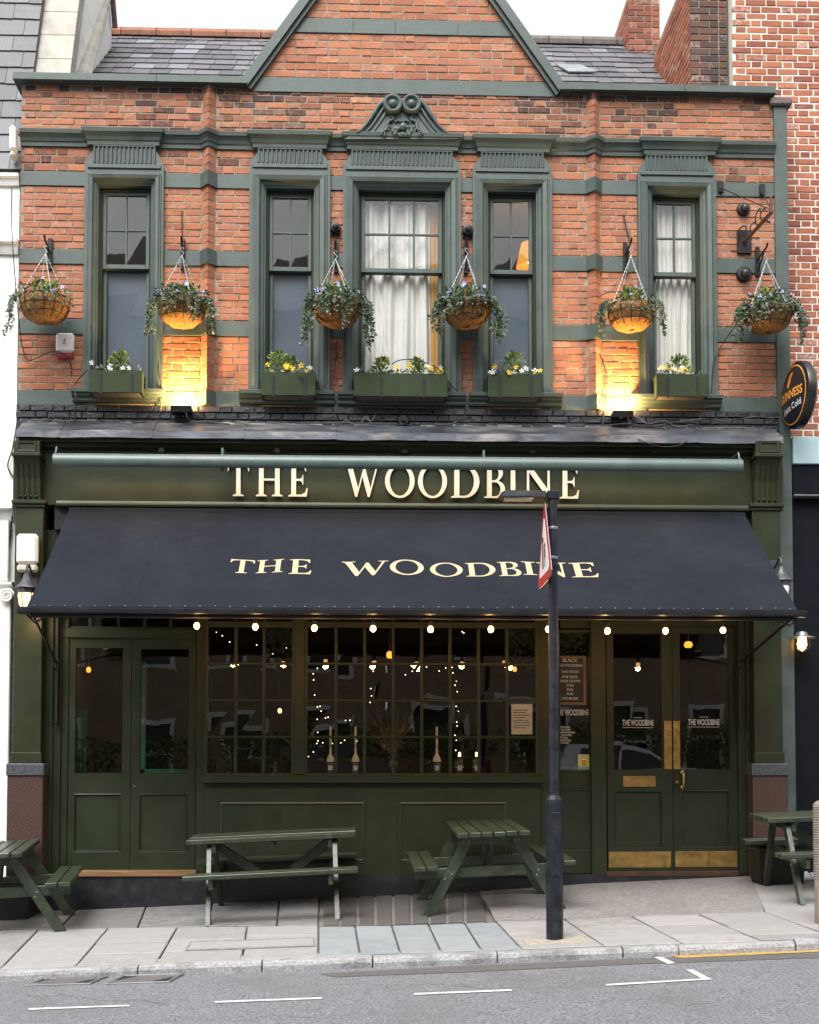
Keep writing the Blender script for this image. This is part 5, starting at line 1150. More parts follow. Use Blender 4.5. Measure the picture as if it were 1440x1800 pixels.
def bracket(px, vt, vb, hookpx, hookpy, label, chain=None):
    Yk = -.012; a = P(px, vt, Yk); b = P(px, vb, Yk); hk = P(hookpx, hookpy - 7, -.33)
    t = thing('basket_bracket', label, 'bracket', b, 'iron basket brackets')
    cb('back_plate', blackm, t, a.x - .022, a.x + .022, -.035, .0, b.z, a.z, .004)
    m = MB(); tz_ = hk.z + .1; m.tube([(a.x, -.03, tz_ + .0), (hk.x, -.36, tz_), (hk.x, -.38, tz_ + .03)], .011, 6); m.build('arm', blackm, t)
    m = MB(); m.tube([(a.x, -.03, b.z + .04), (a.x * .4 + hk.x * .6, -.24, tz_ - .02)], .009, 6); m.build('stay', blackm, t)
    if chain:
        c1 = P(chain[0], chain[1], -.03); c0 = Vector((hk.x, -.30, tz_)); m = MB(); n_ = 16
        for i in range(n_):
            cc_ = c0.lerp(c1, (i + .5) / n_); d = (c1 - c0) / n_ * .6; e = Vector((.011, 0, 0)) if i % 2 else Vector((0, .011, 0)); m.tube([cc_ - d, cc_ - d * .4 + e, cc_ + d * .4 + e, cc_ + d, cc_ + d * .4 - e, cc_ - d * .4 - e, cc_ - d], .0045, 4, False)
        m.build('support_chain', blackm, t)
BK = [(79, 527, 80, 446, 89, 420, 474), (320, 533, 320, 449, 322, 422, 475), (592, 533, 590, 455, 591, 427, 480), (820, 535, 820, 450, 819, 428, 482), (1110, 541, 1109, 450, 1099, 427, 484), (1350, 545, 1347, 459, 1331, 435, 486)]
bl_lab = ['sparse hanging basket at far left, coir fully showing', 'leafy hanging basket lit from below, between the two leftmost windows', 'leafy hanging basket with long trails left of the middle window', 'leafy blue flowered hanging basket right of the middle window', 'sparse hanging basket lit from below beside the rightmost window', 'leafy hanging basket at far right by the green pier']
tr_ = [[(200, .42, 5)], [(190, .42, 7), (350, .4, 6), (250, .25, 4), (300, .5, 3)], [(195, .55, 7), (345, .5, 8), (250, .38, 6), (280, .25, 4), (300, .4, 3)], [(200, .42, 8), (345, .46, 8), (240, .3, 5), (320, .25, 4)], [(195, .34, 7), (300, .36, 3), (345, .42, 3)], [(200, .4, 8), (345, .42, 7), (240, .3, 4), (310, .22, 3)]]
near = ['leftmost window', 'left floodlight', 'left black speaker', 'right black speaker', 'right floodlight', 'green pier']
for i, (px, rim, hx_, hy_, bx_, vt, vb) in enumerate(BK):
    sp_ = i in (0, 4); basket(px, rim, hx_, hy_, bl_lab[i], 100 + i, .22 if sp_ else .72, tr_[i], mt=(drym if False else leafm), blue=3 if sp_ else 9)
    bracket(bx_, vt, vb, hx_, hy_, 'black iron bracket holding the %s hanging basket from left' % ('first', 'second', 'third', 'fourth', 'fifth', 'sixth')[i], chain={1: (320, 372), 4: (1096, 380)}.get(i))
# window boxes
def wbox(a, b, c, d, label, seed, shrubs, yel, wht):
    random.seed(seed); Y = -.24; x0, x1, z0, z1 = R(a, b, c, d, Y); t = thing('window_box', label, 'planter', ((x0 + x1) / 2, Y, z0), 'green planters on the upper sills')
    for (p, q, r_, s_, nm) in ((x0, x1, Y, Y + .018, 'front_board'), (x0, x1, Y + .18, Y + .198, 'back_board')): cb(nm, boxgreen, t, p, q, r_, s_, z0, z1, .004)
    cb('end_board', boxgreen, t, x0 + .002, x0 + .018, Y + .0185, Y + .1795, z0, z1 - .003, .003); cb('end_board', boxgreen, t, x1 - .018, x1 - .002, Y + .0185, Y + .1795, z0, z1 - .003, .003); cb('soil', joint, t, x0 + .019, x1 - .019, Y + .019, Y + .179, z0 + .004, z1 - .03, .004)
    for f in ((.22, .8) if x1 - x0 < .8 else (.29, .75)): xx = x0 + (x1 - x0) * f; cb('strap', blackm, t, xx - .014, xx + .014, Y - .008, Y, z0 - .012, z1 - .035, .002)
    m = MB()
    for (u, w_, h_) in shrubs:
        cx = x0 + (x1 - x0) * u
        for i in range(190):
            h = rnd() ** .8 * h_; r_ = w_ * (.45 + .55 * math.sin(min(1, h / h_ + .15) * 3.0)); a = ru(0, 6.28); p = Vector((cx + r_ * math.cos(a) * rnd(), Y + .09 + .6 * r_ * math.sin(a) * rnd(), z1 - .02 + h)); m.cur = (rnd(), 0, 0); leafquad(m, p, Vector((math.cos(a) * .8, math.sin(a) * .6, ru(.2, 1))) + rv() * .4, Vector((0, -1, .5)) + rv() * .6, ru(.03, .052), ru(.009, .015))
    m.build('shrub_foliage', leafy, t, kind='stuff'); m = MB()
    for i in range(int(150 * (x1 - x0))):
        p = Vector((ru(x0 + .02, x1 - .02), Y + ru(.0, .15), z1 + ru(-.01, .05))); m.cur = (rnd() * .8, 0, max(0, ru(-.6, .2))); leafquad(m, p, rv() + Vector((0, -.5, .5)), Vector((0, -1, 1)) + rv() * .5, ru(.03, .05), ru(.009, .015))
    m.build('bedding_foliage', leafm, t, kind='stuff')
    for nm, n_, mt in (('yellow_flower', yel, floy), ('white_flower', wht, flow)):
        for i in range(n_): m = MB(); flower(m, Vector((ru(x0 + .02, x1 - .02), Y + ru(-.02, .06), z1 + ru(.01, .085))), ru(.024, .034)); m.build(nm, mt, t)
wbox(156, 250, 651, 690, 'green window box with white pansies on the leftmost sill', 21, [(.55, .12, .24)], 0, 5)
wbox(459, 555, 654, 695, 'green window box with yellow pansies and shrub, second from left', 22, [(.3, .13, .25), (.52, .1, .2)], 6, 4)
wbox(622, 787, 656, 697, 'long green window box with two shrubs on the middle sill', 23, [(.3, .11, .2), (.68, .1, .2)], 6, 6)
wbox(858, 953, 657, 698, 'green window box with one tall shrub right of the middle sill', 24, [(.5, .13, .27)], 5, 6)
wbox(1154, 1245, 657, 697, 'green window box with round yellow shrub on the rightmost sill', 25, [(.48, .14, .22)], 5, 3)
random.seed(5)
# curtains and lamp behind the sashes
def curtain(w, a, b, py0, py1, label, folds, amp, Y=.2, lining=None):
    x0, x1, z0, z1 = R(a, b, py0, py1, Y); m = MB(); N = 90; K = 10; vv = []
    for i in range(N + 1):
        u = i / N
        for k in range(K + 1):
            t_ = k / K; wv = amp * (math.sin(u * folds * 6.283 + .8 * math.sin(t_ * 2 + u * 4)) + .4 * math.sin(u * folds * 15 + 1)) * (1 + .3 * t_); vv.append((x0 + (x1 - x0) * u + .012 * math.sin(t_ * 3 + u * 9), Y + wv, z0 + (z1 - z0) * t_ + (.012 * math.sin(u * folds * 12.6) if k == K else 0)))
    m.add(vv, [(i * (K + 1) + k, (i + 1) * (K + 1) + k, (i + 1) * (K + 1) + k + 1, i * (K + 1) + k + 1) for i in range(N) for k in range(K)]); o = m.build('curtain', cloth, smooth=True, label=label, cat='curtain', group='white curtains behind the sashes')
    if lining:
        x2, x3, _, _ = R(lining[0], lining[1], py0, py1, Y); m = MB(); vv = []
        for i in range(7):
            for z in (z0, z1): vv.append((x2 + (x3 - x2) * i / 6, Y + .03 + .012 * math.sin(i * 2.1), z))
        m.add(vv, [(2 * i, 2 * i + 2, 2 * i + 3, 2 * i + 1) for i in range(6)]); m.build('lining', mat('amber_lining', (.55, .28, .07), .9), o, smooth=True)
curtain(WIN[2], 634, 758, 362, 690, 'white curtain drawn across the middle sash window', 4.3, .026, lining=(757, 771)); curtain(WIN[4], 1150, 1229, 358, 698, 'pleated white curtain behind the rightmost sash window', 7, .02)
q = P(932, 470, .9); t = thing('table_lamp', 'lit amber shaded lamp inside the window right of the middle', 'lamp', (q.x, q.y, q.z - 1.2))
MB().lathe([(.10, .27), (.16, 0), (.155, .0), (.097, .27)], (q.x, q.y, q.z), seg=24).build('lamp_shade', shadem, t, smooth=True); m = MB(); m.tube([(q.x, q.y, q.z - 1.2), (q.x, q.y, q.z + .15)], .012, 8); m.lathe([(.0, 0), (.13, 0), (.12, .03), (.0, .04)], (q.x, q.y, q.z - 1.2), seg=16); m.build('lamp_stand', blackm, t)
m = MB(); m.ball((q.x, q.y, q.z + .08), .04); m.build('lamp_bulb', bulbm, t)
def plight(parent, loc, e, col, r=.04, nm='bulb_light'):
    ld = bpy.data.lights.new(nm, 'POINT'); ld.energy = e; ld.color = col; ld.shadow_soft_size = r; lo = bpy.data.objects.new(nm, ld); COL.objects.link(lo); lo.parent = parent; lo.location = Vector(loc) - WLOC[parent.name]
plight(t, (q.x, q.y - .0, q.z + .32), 14, (1, .62, .22))

# ================================================================== STREET FURNITURE
GN = Vector((-SL, -CF, 1)).normalized()
def ground_rot(rz):
    xx = Vector((1, 0, 0)); xx = (xx - GN * xx.dot(GN)).normalized(); yy = GN.cross(xx); M3 = Matrix((xx, yy, GN)).transposed(); return (M3 @ Matrix.Rotation(rz, 3, 'Z')).to_euler()
def picnic_table(x, y, rz, L, label, wtop=.66, H=.74):
    t = thing('picnic_table', label, 'picnic table', (x, y, G(x, y) + .004), 'dark green picnic tables on the pavement', local=True, rot=ground_rot(rz))
    def bar(nm, p0, p1, wd, th, nrm, par=t):       # plank from p0 to p1, wd across, th along nrm
        p0, p1, nrm = Vector(p0), Vector(p1), Vector(nrm).normalized(); d = (p1 - p0); ln = d.length; d /= ln; s_ = nrm.cross(d).normalized(); M4 = Matrix((d, s_, nrm)).transposed().to_4x4(); M4.translation = p0
        m = MB(); m.cbox(0, ln, -wd / 2, wd / 2, -th / 2, th / 2, .006, m=M4); m.v = [tuple(Vector(v) + rv() * .0012) for v in m.v]; return m.build(nm, tgreen, par)
    n = 6; pw_ = wtop / n
    for i in range(n): yy = -wtop / 2 + pw_ * (i + .5); bar('top_plank', (-L / 2 + ru(-.006, .006), yy, H - .022 + ru(-.002, .002)), (L / 2 + ru(-.006, .006), yy, H - .022 + ru(-.002, .002)), pw_ - .012, .044, (0, 0, 1))
    SO = .72
    for sg in (-1, 1):
        for k in range(2): yy = sg * (SO - .05 - k * .115); bar('seat_plank', (-L / 2 + ru(-.01, .01), yy, .435), (L / 2 + ru(-.01, .01), yy, .435), .105, .042, (0, 0, 1))
    xe = L / 2 - .2
    for ex in (-1, 1):
        bar('seat_beam', (ex * (xe - .045), -SO + .02, .365), (ex * (xe - .045), SO - .02, .365), .095, .04, (1, 0, 0)); bar('top_cleat', (ex * (xe - .045), -wtop / 2 + .03, H - .09), (ex * (xe - .045), wtop / 2 - .03, H - .09), .085, .04, (1, 0, 0))
        for sg in (-1, 1):
            m = MB(); a, b = (sg * .60, 0.0), (sg * .20, H - .046); hw = .052; x0_, x1_ = ex * xe - .02, ex * xe + .02
            lp = lambda xx: [(xx, a[0] - hw, a[1]), (xx, a[0] + hw, a[1]), (xx, b[0] + hw, b[1]), (xx, b[0] - hw, b[1])]
            m.hull(lp(x0_), lp(x1_)); lg = m.build('leg', tgreen, t); m = MB()
            for (u, dx) in ((.93, -.02), (.93, .025), (.52, -.02), (.46, .022)): m.ball((ex * (xe + .021), a[0] + (b[0] - a[0]) * u + dx, b[1] * u), .009, 8, 4, .5, 1, 1)
            m.build('bolts', gmetal, lg, smooth=True, kind='stuff')
        bar('brace', (ex * (xe - .05), 0, H - .1), (ex * .16, 0, .38), .09, .04, (0, 1, 0))
    bar('centre_cleat', (0, -wtop / 2 + .04, H - .075), (0, wtop / 2 - .04, H - .075), .06, .045, (1, 0, 0))
    return t
picnic_table(-3.86, -1.13, math.radians(98), 1.35, 'dark green picnic table end-on at the left edge by the double doors')
picnic_table(-1.3, -.97, math.radians(1), 1.56, 'dark green picnic table side-on under the bar window')
picnic_table(.70, -1.13, math.radians(91), 1.36, 'dark green picnic table end-on beside the lamp post')
picnic_table(4.02, -1.4, math.radians(-3), 1.6, 'dark green picnic table at the right edge by the timber post')
# black bins behind the end tables
def bin_(x, y, w_, d_, h_, label):
    t = thing('bin', label, 'bin', (x, y, G(x, y)), 'black boxes by the wall'); z = G(x, y)
    m = MB(); m.hull([(x - w_ / 2, y - d_ / 2, z), (x + w_ / 2, y - d_ / 2, z), (x + w_ / 2, y + d_ / 2, z), (x - w_ / 2, y + d_ / 2, z)], [(x - w_ / 2 - .02, y - d_ / 2 - .02, z + h_), (x + w_ / 2 + .02, y - d_ / 2 - .02, z + h_), (x + w_ / 2 + .02, y + d_ / 2, z + h_), (x - w_ / 2 - .02, y + d_ / 2, z + h_)]); m.build('body', blackm, t)
    cb('lid', blackm, t, x - w_ / 2 - .03, x + w_ / 2 + .03, y - d_ / 2 - .03, y + d_ / 2, z + h_ + .012, z + h_ + .05, .01); cb('rim', gmetal, t, x - w_ / 2 - .022, x + w_ / 2 + .022, y - d_ / 2 - .022, y + d_ / 2, z + h_ + .001, z + h_ + .011, .003)
bin_(3.62, -.62, .42, .3, .33, 'black lidded box under the right picnic table'); bin_(-3.95, -.60, .5, .28, .3, 'black lidded box behind the left picnic table')
# timber post
q = PG(1455, 1622); z1_ = P(1455, 1405, q.y).z; t = thing('timber_post', 'weathered ribbed timber post at the right edge', 'post', (q.x, q.y, q.z)); m = MB(); hh = z1_ - q.z
prof = [(.1, -.05)]
for i in range(30): z = hh * .35 + i * hh * .6 / 30; prof += [(.1, z), (.106, z + hh * .01), (.1, z + hh * .018)]
prof = [(.098, -.05), (.1, hh * .34)] + prof[1:] + [(.1, hh * .96), (.075, hh * .985), (.0, hh)]
MB().lathe(prof, (q.x, q.y, q.z), seg=20).build('shaft', timber, t, smooth='auto')
# lamp post and the warning sign on it
q = PG(975.5, 1651); LPx, LPy, LPz = q; t = thing('lamp_post', 'black steel lamp post with flat lantern on the pavement', 'lamp post', (LPx, LPy, LPz))
zt_ = P(975, 868, LPy).z; zs_ = P(975, 1412, LPy).z - LPz; zt_ -= LPz
MB().lathe([(.0, -.05), (.068, -.05), (.068, zs_), (.064, zs_ + .03), (.044, zs_ + .06), (.04, zs_ + .065)], (LPx, LPy, LPz), seg=8).build('base', postm, t)
MB().lathe([(.039, zs_ + .05), (.038, zt_ * .8), (.036, zt_ - .02), (.036, zt_), (.0, zt_ + .002)], (LPx, LPy, LPz), seg=20).build('shaft', postm, t, smooth='auto')
cb('base_door', postm, t, LPx - .032, LPx + .032, LPy - .072, LPy - .06, LPz + .5, LPz + 1.0, .006)
MB().lathe([(.044, 0), (.046, .02), (.044, .04)], (LPx, LPy, LPz + zt_ * .83), seg=20).build('collar', postm, t)
m = MB(); zz = LPz + zt_
m.cbox(LPx - .05, LPx + .05, LPy - .045, LPy + .045, zz - .05, zz + .02, .01); m.build('spigot', postm, t)
m = MB(); w0, w1 = .05, .085; xa, xb = LPx - .06, LPx - .41
m.hull([(xa, LPy - w0, zz - .03), (xa, LPy + w0, zz - .03), (xb, LPy + w1, zz - .04), (xb - .03, LPy, zz - .035), (xb, LPy - w1, zz - .04)], [(xa, LPy - w0 * .8, zz + .015), (xa, LPy + w0 * .8, zz + .015), (xb + .03, LPy + w1 * .8, zz + .012), (xb, LPy, zz + .01), (xb + .03, LPy - w1 * .8, zz + .012)]); m.build('lantern', postm, t)
cb('lens', plastd, t, xb + .02, xa - .1, LPy - .05, LPy + .05, zz - .055, zz - .034, .004)
sx_ = LPx - .062; zc_s = (P(962, 892, LPy).z + P(962, 1018, LPy).z) / 2; t = thing('warning_sign', 'red bordered triangular road sign on the lamp post seen edge-on', 'road sign', (sx_, LPy, zc_s - .3))
def tri(r_, x, th, nm, mt):
    m = MB(); n_ = 24; lp = []
    for k in range(3):
        a = math.radians(90 + 120 * k); c = Vector((math.cos(a), math.sin(a))) * r_ * .9
        for j in range(7): b = a + math.radians(-60 + 20 * j); lp.append((c.x + math.cos(b) * r_ * .1, c.y + math.sin(b) * r_ * .1))
    m.hull([(x, LPy - u, zc_s - .09 + v) for u, v in lp], [(x - th, LPy - u, zc_s - .09 + v) for u, v in lp]); return m.build(nm, mt, t)
tri(.42, sx_, .004, 'plate', gmetal); tri(.41, sx_ - .005, .002, 'border', mat('sign_red', (.45, .02, .03), .4, var=.1)); tri(.29, sx_ - .008, .002, 'face', whitep)
m = MB(); m.ball((sx_ - .012, LPy + .05, zc_s + .03), .03, 10, 6, .15); m.cbox(sx_ - .0135, sx_ - .0105, LPy + .02, LPy + .075, zc_s - .1, zc_s, .001); m.cbox(sx_ - .0135, sx_ - .0105, LPy + .025, LPy + .045, zc_s - .2, zc_s - .1, .001); m.cbox(sx_ - .0135, sx_ - .0105, LPy + .055, LPy + .075, zc_s - .2, zc_s - .1, .001)
m.ball((sx_ - .012, LPy - .06, zc_s - .03), .024, 10, 6, .15); m.cbox(sx_ - .0135, sx_ - .0105, LPy - .085, LPy - .035, zc_s - .13, zc_s - .055, .001); m.cbox(sx_ - .0135, sx_ - .0105, LPy - .07, LPy - .05, zc_s - .2, zc_s - .13, .001); m.build('pictogram', blackm, t)
m = MB()
for dz in (-.12, .12): m.lathe([(.041, -.012), (.043, 0), (.041, .012)], (LPx, LPy, zc_s + dz), seg=20); m.cbox(sx_ + .001, LPx - .03, LPy - .02, LPy + .02, zc_s + dz - .012, zc_s + dz + .012, .002)
m.build('clips', gmetal, t)
# festoon lights along the awning bar
FS = thing('festoon_lights', 'string of lit round bulbs hanging along the awning front bar', 'string lights', (0, Yb, azb - .1))
fb = [(346, 1099), (449, 1101), (553, 1103), (656, 1104), (757, 1105), (863, 1105), (964, 1105), (1068, 1108), (1170, 1108), (1271, 1107)]
Yf_ = Yb + .06; pts = []
for (a, b) in fb:
    q = P(a, b, Yf_); zt_ = azb - .086
    if a in (346,): pts.append((q.x - .35, Yf_, azb - .07))
    pts += [(q.x - .2, Yf_, azb - .075 - ru(.0, .01)), (q.x, Yf_, azb - .08)]
    h = max(.05, azb - .085 - q.z); s_ = MB().lathe([(.0, q.z + .075), (.014, q.z + .075), (.016, q.z + .05), (.015, q.z + .022), (.0, q.z + .022)], (q.x, Yf_, 0), seg=12).build('socket', blackm, FS)
    MB().lathe([(.001, -.03), (.013, -.027), (.024, -.014), (.027, 0), (.024, .013), (.015, .026), (.012, .03)], (q.x, Yf_, q.z - .004), seg=20).build('bulb', bulbm, FS, smooth=True); plight(FS, (q.x, Yf_, q.z - .05), 4.0, (1, .47, .12), .03, 'festoon_light')
    m = MB(); m.tube([(q.x, Yf_, q.z + .07), (q.x, Yf_, azb - .07)], .004, 5); m.build('drop_wire', cable, FS)
pts.append((pts[-1][0] + .4, Yf_, azb - .07)); m = MB(); m.tube(bez(pts, 3), .005, 5); m.build('cable', cable, FS)
# carriage lanterns
lanternm = mat('lantern_lead_grey', (.055, .058, .065), .45, metal=.3, var=.2)
def lantern(px, py, lit, label, Y=-.62):
    c = P(px, py, Y); x, y, z = c; KK = 1.12; t = thing('wall_lantern', label, 'lantern', (x, y, z - .22), 'carriage lanterns on the pilasters')
    MB().lathe([(.012, .20), (.03, .19), (.035, .165), (.045, .14), (.075, .095), (.11, .065), (.118, .05), (.09, .048), (.088, .0), (.08, -.002)], (x, y, z), seg=8).build('cap', lanternm, t, smooth='auto')
    MB().lathe([(.08, -.002), (.083, -.03), (.07, -.11), (.04, -.165), (.0, -.175)], (x, y, z), seg=16).build('glass', lampm if lit else whitep, t, smooth=True)
    m = MB()
    for k in range(6): a = k / 6 * 6.283 + .26; m.tube([(x + r_ * math.cos(a), y + r_ * math.sin(a), z + h) for r_, h in ((.088, 0), (.09, -.03), (.076, -.115), (.043, -.172), (.0, -.19))], .005, 5)
    m.build('ribs', blackm, t)
    m = MB(); m.tube(bez([(x, y, z + .19), (x, y, z + .25), (x, y + .05, z + .29), (x, y + .14, z + .25), (x, -.37, z + .2)]), .012, 6); m.cbox(x - .04, x + .04, -.375, -.36, z + .1, z + .3, .006); m.build('bracket', lanternm, t)
    if lit: plight(t, (x, y - .02, z - .24), 2.5, (1, .6, .25), .07)
lantern(47, 1043, True, 'lit carriage lantern on the left pilaster'); lantern(1374, 1030, False, 'unlit carriage lantern behind the awning on the right pilaster')
def wallbox(a, b, c, d, Y, th, label, nm, cat, split=None):
    x0, x1, z0, z1 = R(a, b, c, d, Y); t = thing(nm, label, cat, ((x0 + x1) / 2, Y, z0)); zs = z0 + (z1 - z0) * .2
    cb('cover', plast, t, x0, x1, Y - th, Y, zs + .002, z1, .025); cb('base', redp if split == 'red' else plastd, t, x0 + .004, x1 - .004, Y - th + .012, Y, z0, zs, .02); return t, x0, x1, z0, z1
wallbox(33, 70, 941, 1007, -.362, .1, 'white rounded alarm box on the left pilaster', 'alarm_box', 'alarm')
tb, x0, x1, z0, z1 = wallbox(100, 132, 588, 632, 0, .07, 'white alarm box with red base under the first basket', 'alarm_box', 'alarm', 'red')
xm, zm_ = (x0 + x1) / 2, (z0 + z1) / 2 + .03
m = MB(); 
for (p0, p1) in (((-.018, .022), (.018, .022)), ((0, .035), (0, .005)), ((0, .005), (-.02, -.03)), ((0, .005), (.02, -.03))): m.tube([(xm + p0[0], -.072, zm_ + p0[1]), (xm + p1[0], -.072, zm_ + p1[1])], .003, 4)
m.build('emblem', redp, tb)
wallbox(22, 33, 230, 285, .0, .14, 'white lamp housing at the top left corner of the brick wall', 'corner_floodlight', 'lamp')
# speakers, cameras
def disc(px, py, r, label, nm, cat, grp, Y=-.0, dome=True, sq=False):
    q = P(px, py, Y); t = thing(nm, label, cat, q, grp)
    if sq: cb('back_box', blackm, t, q.x - r * .9, q.x + r * .9, Y - .03, Y, q.z - r * 1.15, q.z + r * .9, .006)
    MB().lathe([(.0001, -.085), (r * .35, -.083), (r * .45, -.07), (r * .55, -.045), (r * .9, -.04), (r, -.028), (r, 0)], (q.x, Y - (.028 if sq else 0), q.z), 'Y', 22).build('body', blackm, t, smooth='auto')
    if dome: MB().ball((q.x, Y - .075, q.z - .005), r * .42, 14, 8).build('lens_dome', bottle, t, smooth=True)
disc(590, 404, .055, 'small black speaker left of the middle window', 'wall_speaker', 'speaker', 'black wall speakers', -.005, False, True); disc(822, 408, .058, 'small black speaker right of the middle window', 'wall_speaker', 'speaker', 'black wall speakers', -.005, False, True)
disc(1306, 369, .07, 'upper black dome camera right of the rightmost window', 'dome_camera', 'camera', 'black dome cameras', -.0); disc(1307, 483, .082, 'lower black dome camera right of the rightmost window', 'dome_camera', 'camera', 'black dome cameras', -.0)
q = P(709, 739, -.09); t = thing('bell_sounder', 'round black ribbed fitting on the black brick course', 'fitting', q)
MB().lathe([(.0001, -.06), (.02, -.06), (.022, -.02), (.05, -.02), (.052, .03), (.03, .05)], q, 'Y', 18).build('body', blackm, t, smooth='auto')
for k in range(16): a = k / 16 * 6.283; m = MB(); m.tube([(q.x + .04 * math.cos(a), q.y - .005, q.z + .04 * math.sin(a)), (q.x + .085 * math.cos(a), q.y + .03, q.z + .085 * math.sin(a))], .005, 4); m.build('fin', blackm, t)
# empty iron sign bracket
q = P(1307, 427, -.0); t = thing('iron_sign_bracket', 'black iron sign bracket without a sign beside the green pier', 'bracket', q)
x0, x1, z0, z1 = R(1295, 1320, 406, 447, 0); cb('wall_plate', blackm, t, x0, x1, -.03, .0, z0, z1, .004)
tip = P(1356, 376, -1.1); tip = Vector((X(1356, 374, -.75), -.75, Z(374, -.75, 1356)))
a = Vector(((x0 + x1) / 2, -.03, (z0 + z1) / 2))
m = MB(); m.tube([a, tip], .02, 8); m.tube([tip, tip + Vector((0, -.0, .16)), tip + Vector((.03, -.01, .17))], .016, 8); m.build('arm', darkwood, t)
m = MB(); 
for u, h in ((.3, .12), (.5, .2), (.68, .15)): p = a.lerp(tip, u); m.tube(bez([p, p + Vector((-.02, 0, h * .5)), p + Vector((.02, 0, h)), p + Vector((.03, 0, h * .8))]), .007, 5)
m.tube(bez([a + Vector((-.05, -.02, .02)), a + Vector((-.06, -.03, .12)), a + Vector((0, -.05, .14)), a + Vector((.0, -.05, .04))]), .008, 5); m.tube(bez([tip, tip + Vector((-.05, 0, -.08)), tip + Vector((-.01, 0, -.1))]), .01, 5); m.build('scrollwork', blackm, t)
for (u, v) in ((1266, 330), (1339, 335)):
    p = P(u, v, -.03); m = MB(); m.tube([p, tip + Vector((0, 0, .03))], .006, 5); m.build('stay', blackm, t); x0, x1, z0, z1 = R(u - 4, u + 5, v - 10, v + 9, -.015); cb('stay_plate', blackm, t, x0, x1, -.04, .0, z0, z1, .004)
# round projecting sign
q = P(1403, 695, -.34); rS = .345; th_ = math.radians(5); nS = Vector((-math.cos(th_), -math.sin(th_), 0)); tS = Vector((math.sin(th_), -math.cos(th_), 0))
t = thing('round_pub_sign', 'round black projecting sign with gold ring and gold lettering', 'sign', (q.x, q.y, q.z - rS))
def SP(u, v, h): return q + tS * u + Vector((0, 0, v)) + nS * h
def dome(r): return .035 + .06 * (1 - (r / rS) ** 2)
m = MB(); prof = [(0, dome(0))] + [(rS * k / 8, dome(rS * k / 8)) for k in range(1, 8)] + [(rS * .985, .035), (rS, .02), (rS, -.04), (rS * .95, -.06), (0, -.08)]
vv = []; ff = []; n = len(prof); sg = 40
for k in range(sg):
    a = 2 * math.pi * k / sg
    for (r, h) in prof: vv.append(SP(max(r, 1e-4) * math.cos(a), max(r, 1e-4) * math.sin(a), h))
for k in range(sg):
    for i in range(n - 1): ff.append((k * n + i, ((k + 1) % sg) * n + i, ((k + 1) % sg) * n + i + 1, k * n + i + 1))
m.add(vv, ff); m.build('body', guin, t, smooth='auto')
m = MB(); vv = []; r0, r1 = rS * .845, rS * .88
for k in range(48):
    a = 2 * math.pi * k / 48
    for r in (r0, r1): vv.append(SP(r * math.cos(a), r * math.sin(a), dome(r) + .004))
m.add(vv, [(2 * k, 2 * k + 1, (2 * k + 3) % 96, (2 * k + 2) % 96) for k in range(48)]); m.build('gold_ring', gold, t)
def signtext(body, size, cu, cv, mt, bold, nm, sx=1, rot=0):
    me = textmesh(body, size, 0, bold, sx=sx)
    bm = bmesh.new(); bm.from_mesh(me); bmesh.ops.subdivide_edges(bm, edges=[e for e in bm.edges if e.calc_length() > .03], cuts=2); bm.to_mesh(me); bm.free()
    for v in me.vertices:
        u, w_ = v.co.x + cu, v.co.y + cv + rot * v.co.x; v.co = SP(u, w_, dome(min(rS, math.hypot(u, w_))) + .0045)
    put(me, nm, mt, t, Matrix.Identity(4))
signtext('GUINNESS', .125, 0, -.005, gold, .0035, 'lettering', .86); signtext('Extra Cold', .09, .02, -.135, whitep, .001, 'script', 1, .08)
m = MB()   # harp
hp = [(-.035, .075), (-.05, .1), (-.03, .2), (.03, .235), (.045, .215), (-.005, .19), (-.015, .1)]
f = [SP(u, v, dome(math.hypot(u, v)) + .0045) for u, v in hp]; m.add(f, [(0, 1, 2, 6), (6, 2, 5), (2, 3, 4, 5)]); f = [SP(u, v, dome(math.hypot(u, v)) + .0045) for u, v in ((.034, .222), (.045, .215), (-.012, .078), (-.03, .078))]; m.add(f, [(0, 1, 2, 3)])
m.build('emblem', gold, t)
m = MB(); m.cbox(q.x - .02, q.x + .02, q.y + rS - .02, -.0, q.z - .1, q.z + .1, .006); m.cbox(px1 - .06, q.x + .05, -.06, -.03, q.z - .18, q.z + .12, .006); m.build('bracket', blackm, t)
# neighbour's bulkhead lamp
q = P(1410, 1128, -.12); t = thing('bulkhead_lamp', 'small lit bulkhead lamp on the dark shopfront at right', 'lamp', q)
MB().lathe([(.0, .11), (.05, .10), (.07, .06), (.13, .045), (.135, .035), (.08, .03)], q, seg=18).build('shade', gmetal, t, smooth='auto'); MB().ball(q + Vector((0, 0, -.02)), .055, 12, 8, 1, 1, 1.4).build('globe', emis('bulkhead_glow', (1, .5, .15), 5), t, smooth=True)
m = MB(); m.tube([q + Vector((0, 0, .08)), (q.x, .06, q.z + .08)], .02, 8); m.build('arm', blackm, t); m = MB()
for k in range(5): a = k / 5 * 6.283; m.tube([q + Vector((.08 * math.cos(a), .08 * math.sin(a), .03)), q + Vector((.085 * math.cos(a), .085 * math.sin(a), -.05)), q + Vector((.0, .0, -.12))], .005, 5)
m.build('cage', blackm, t)
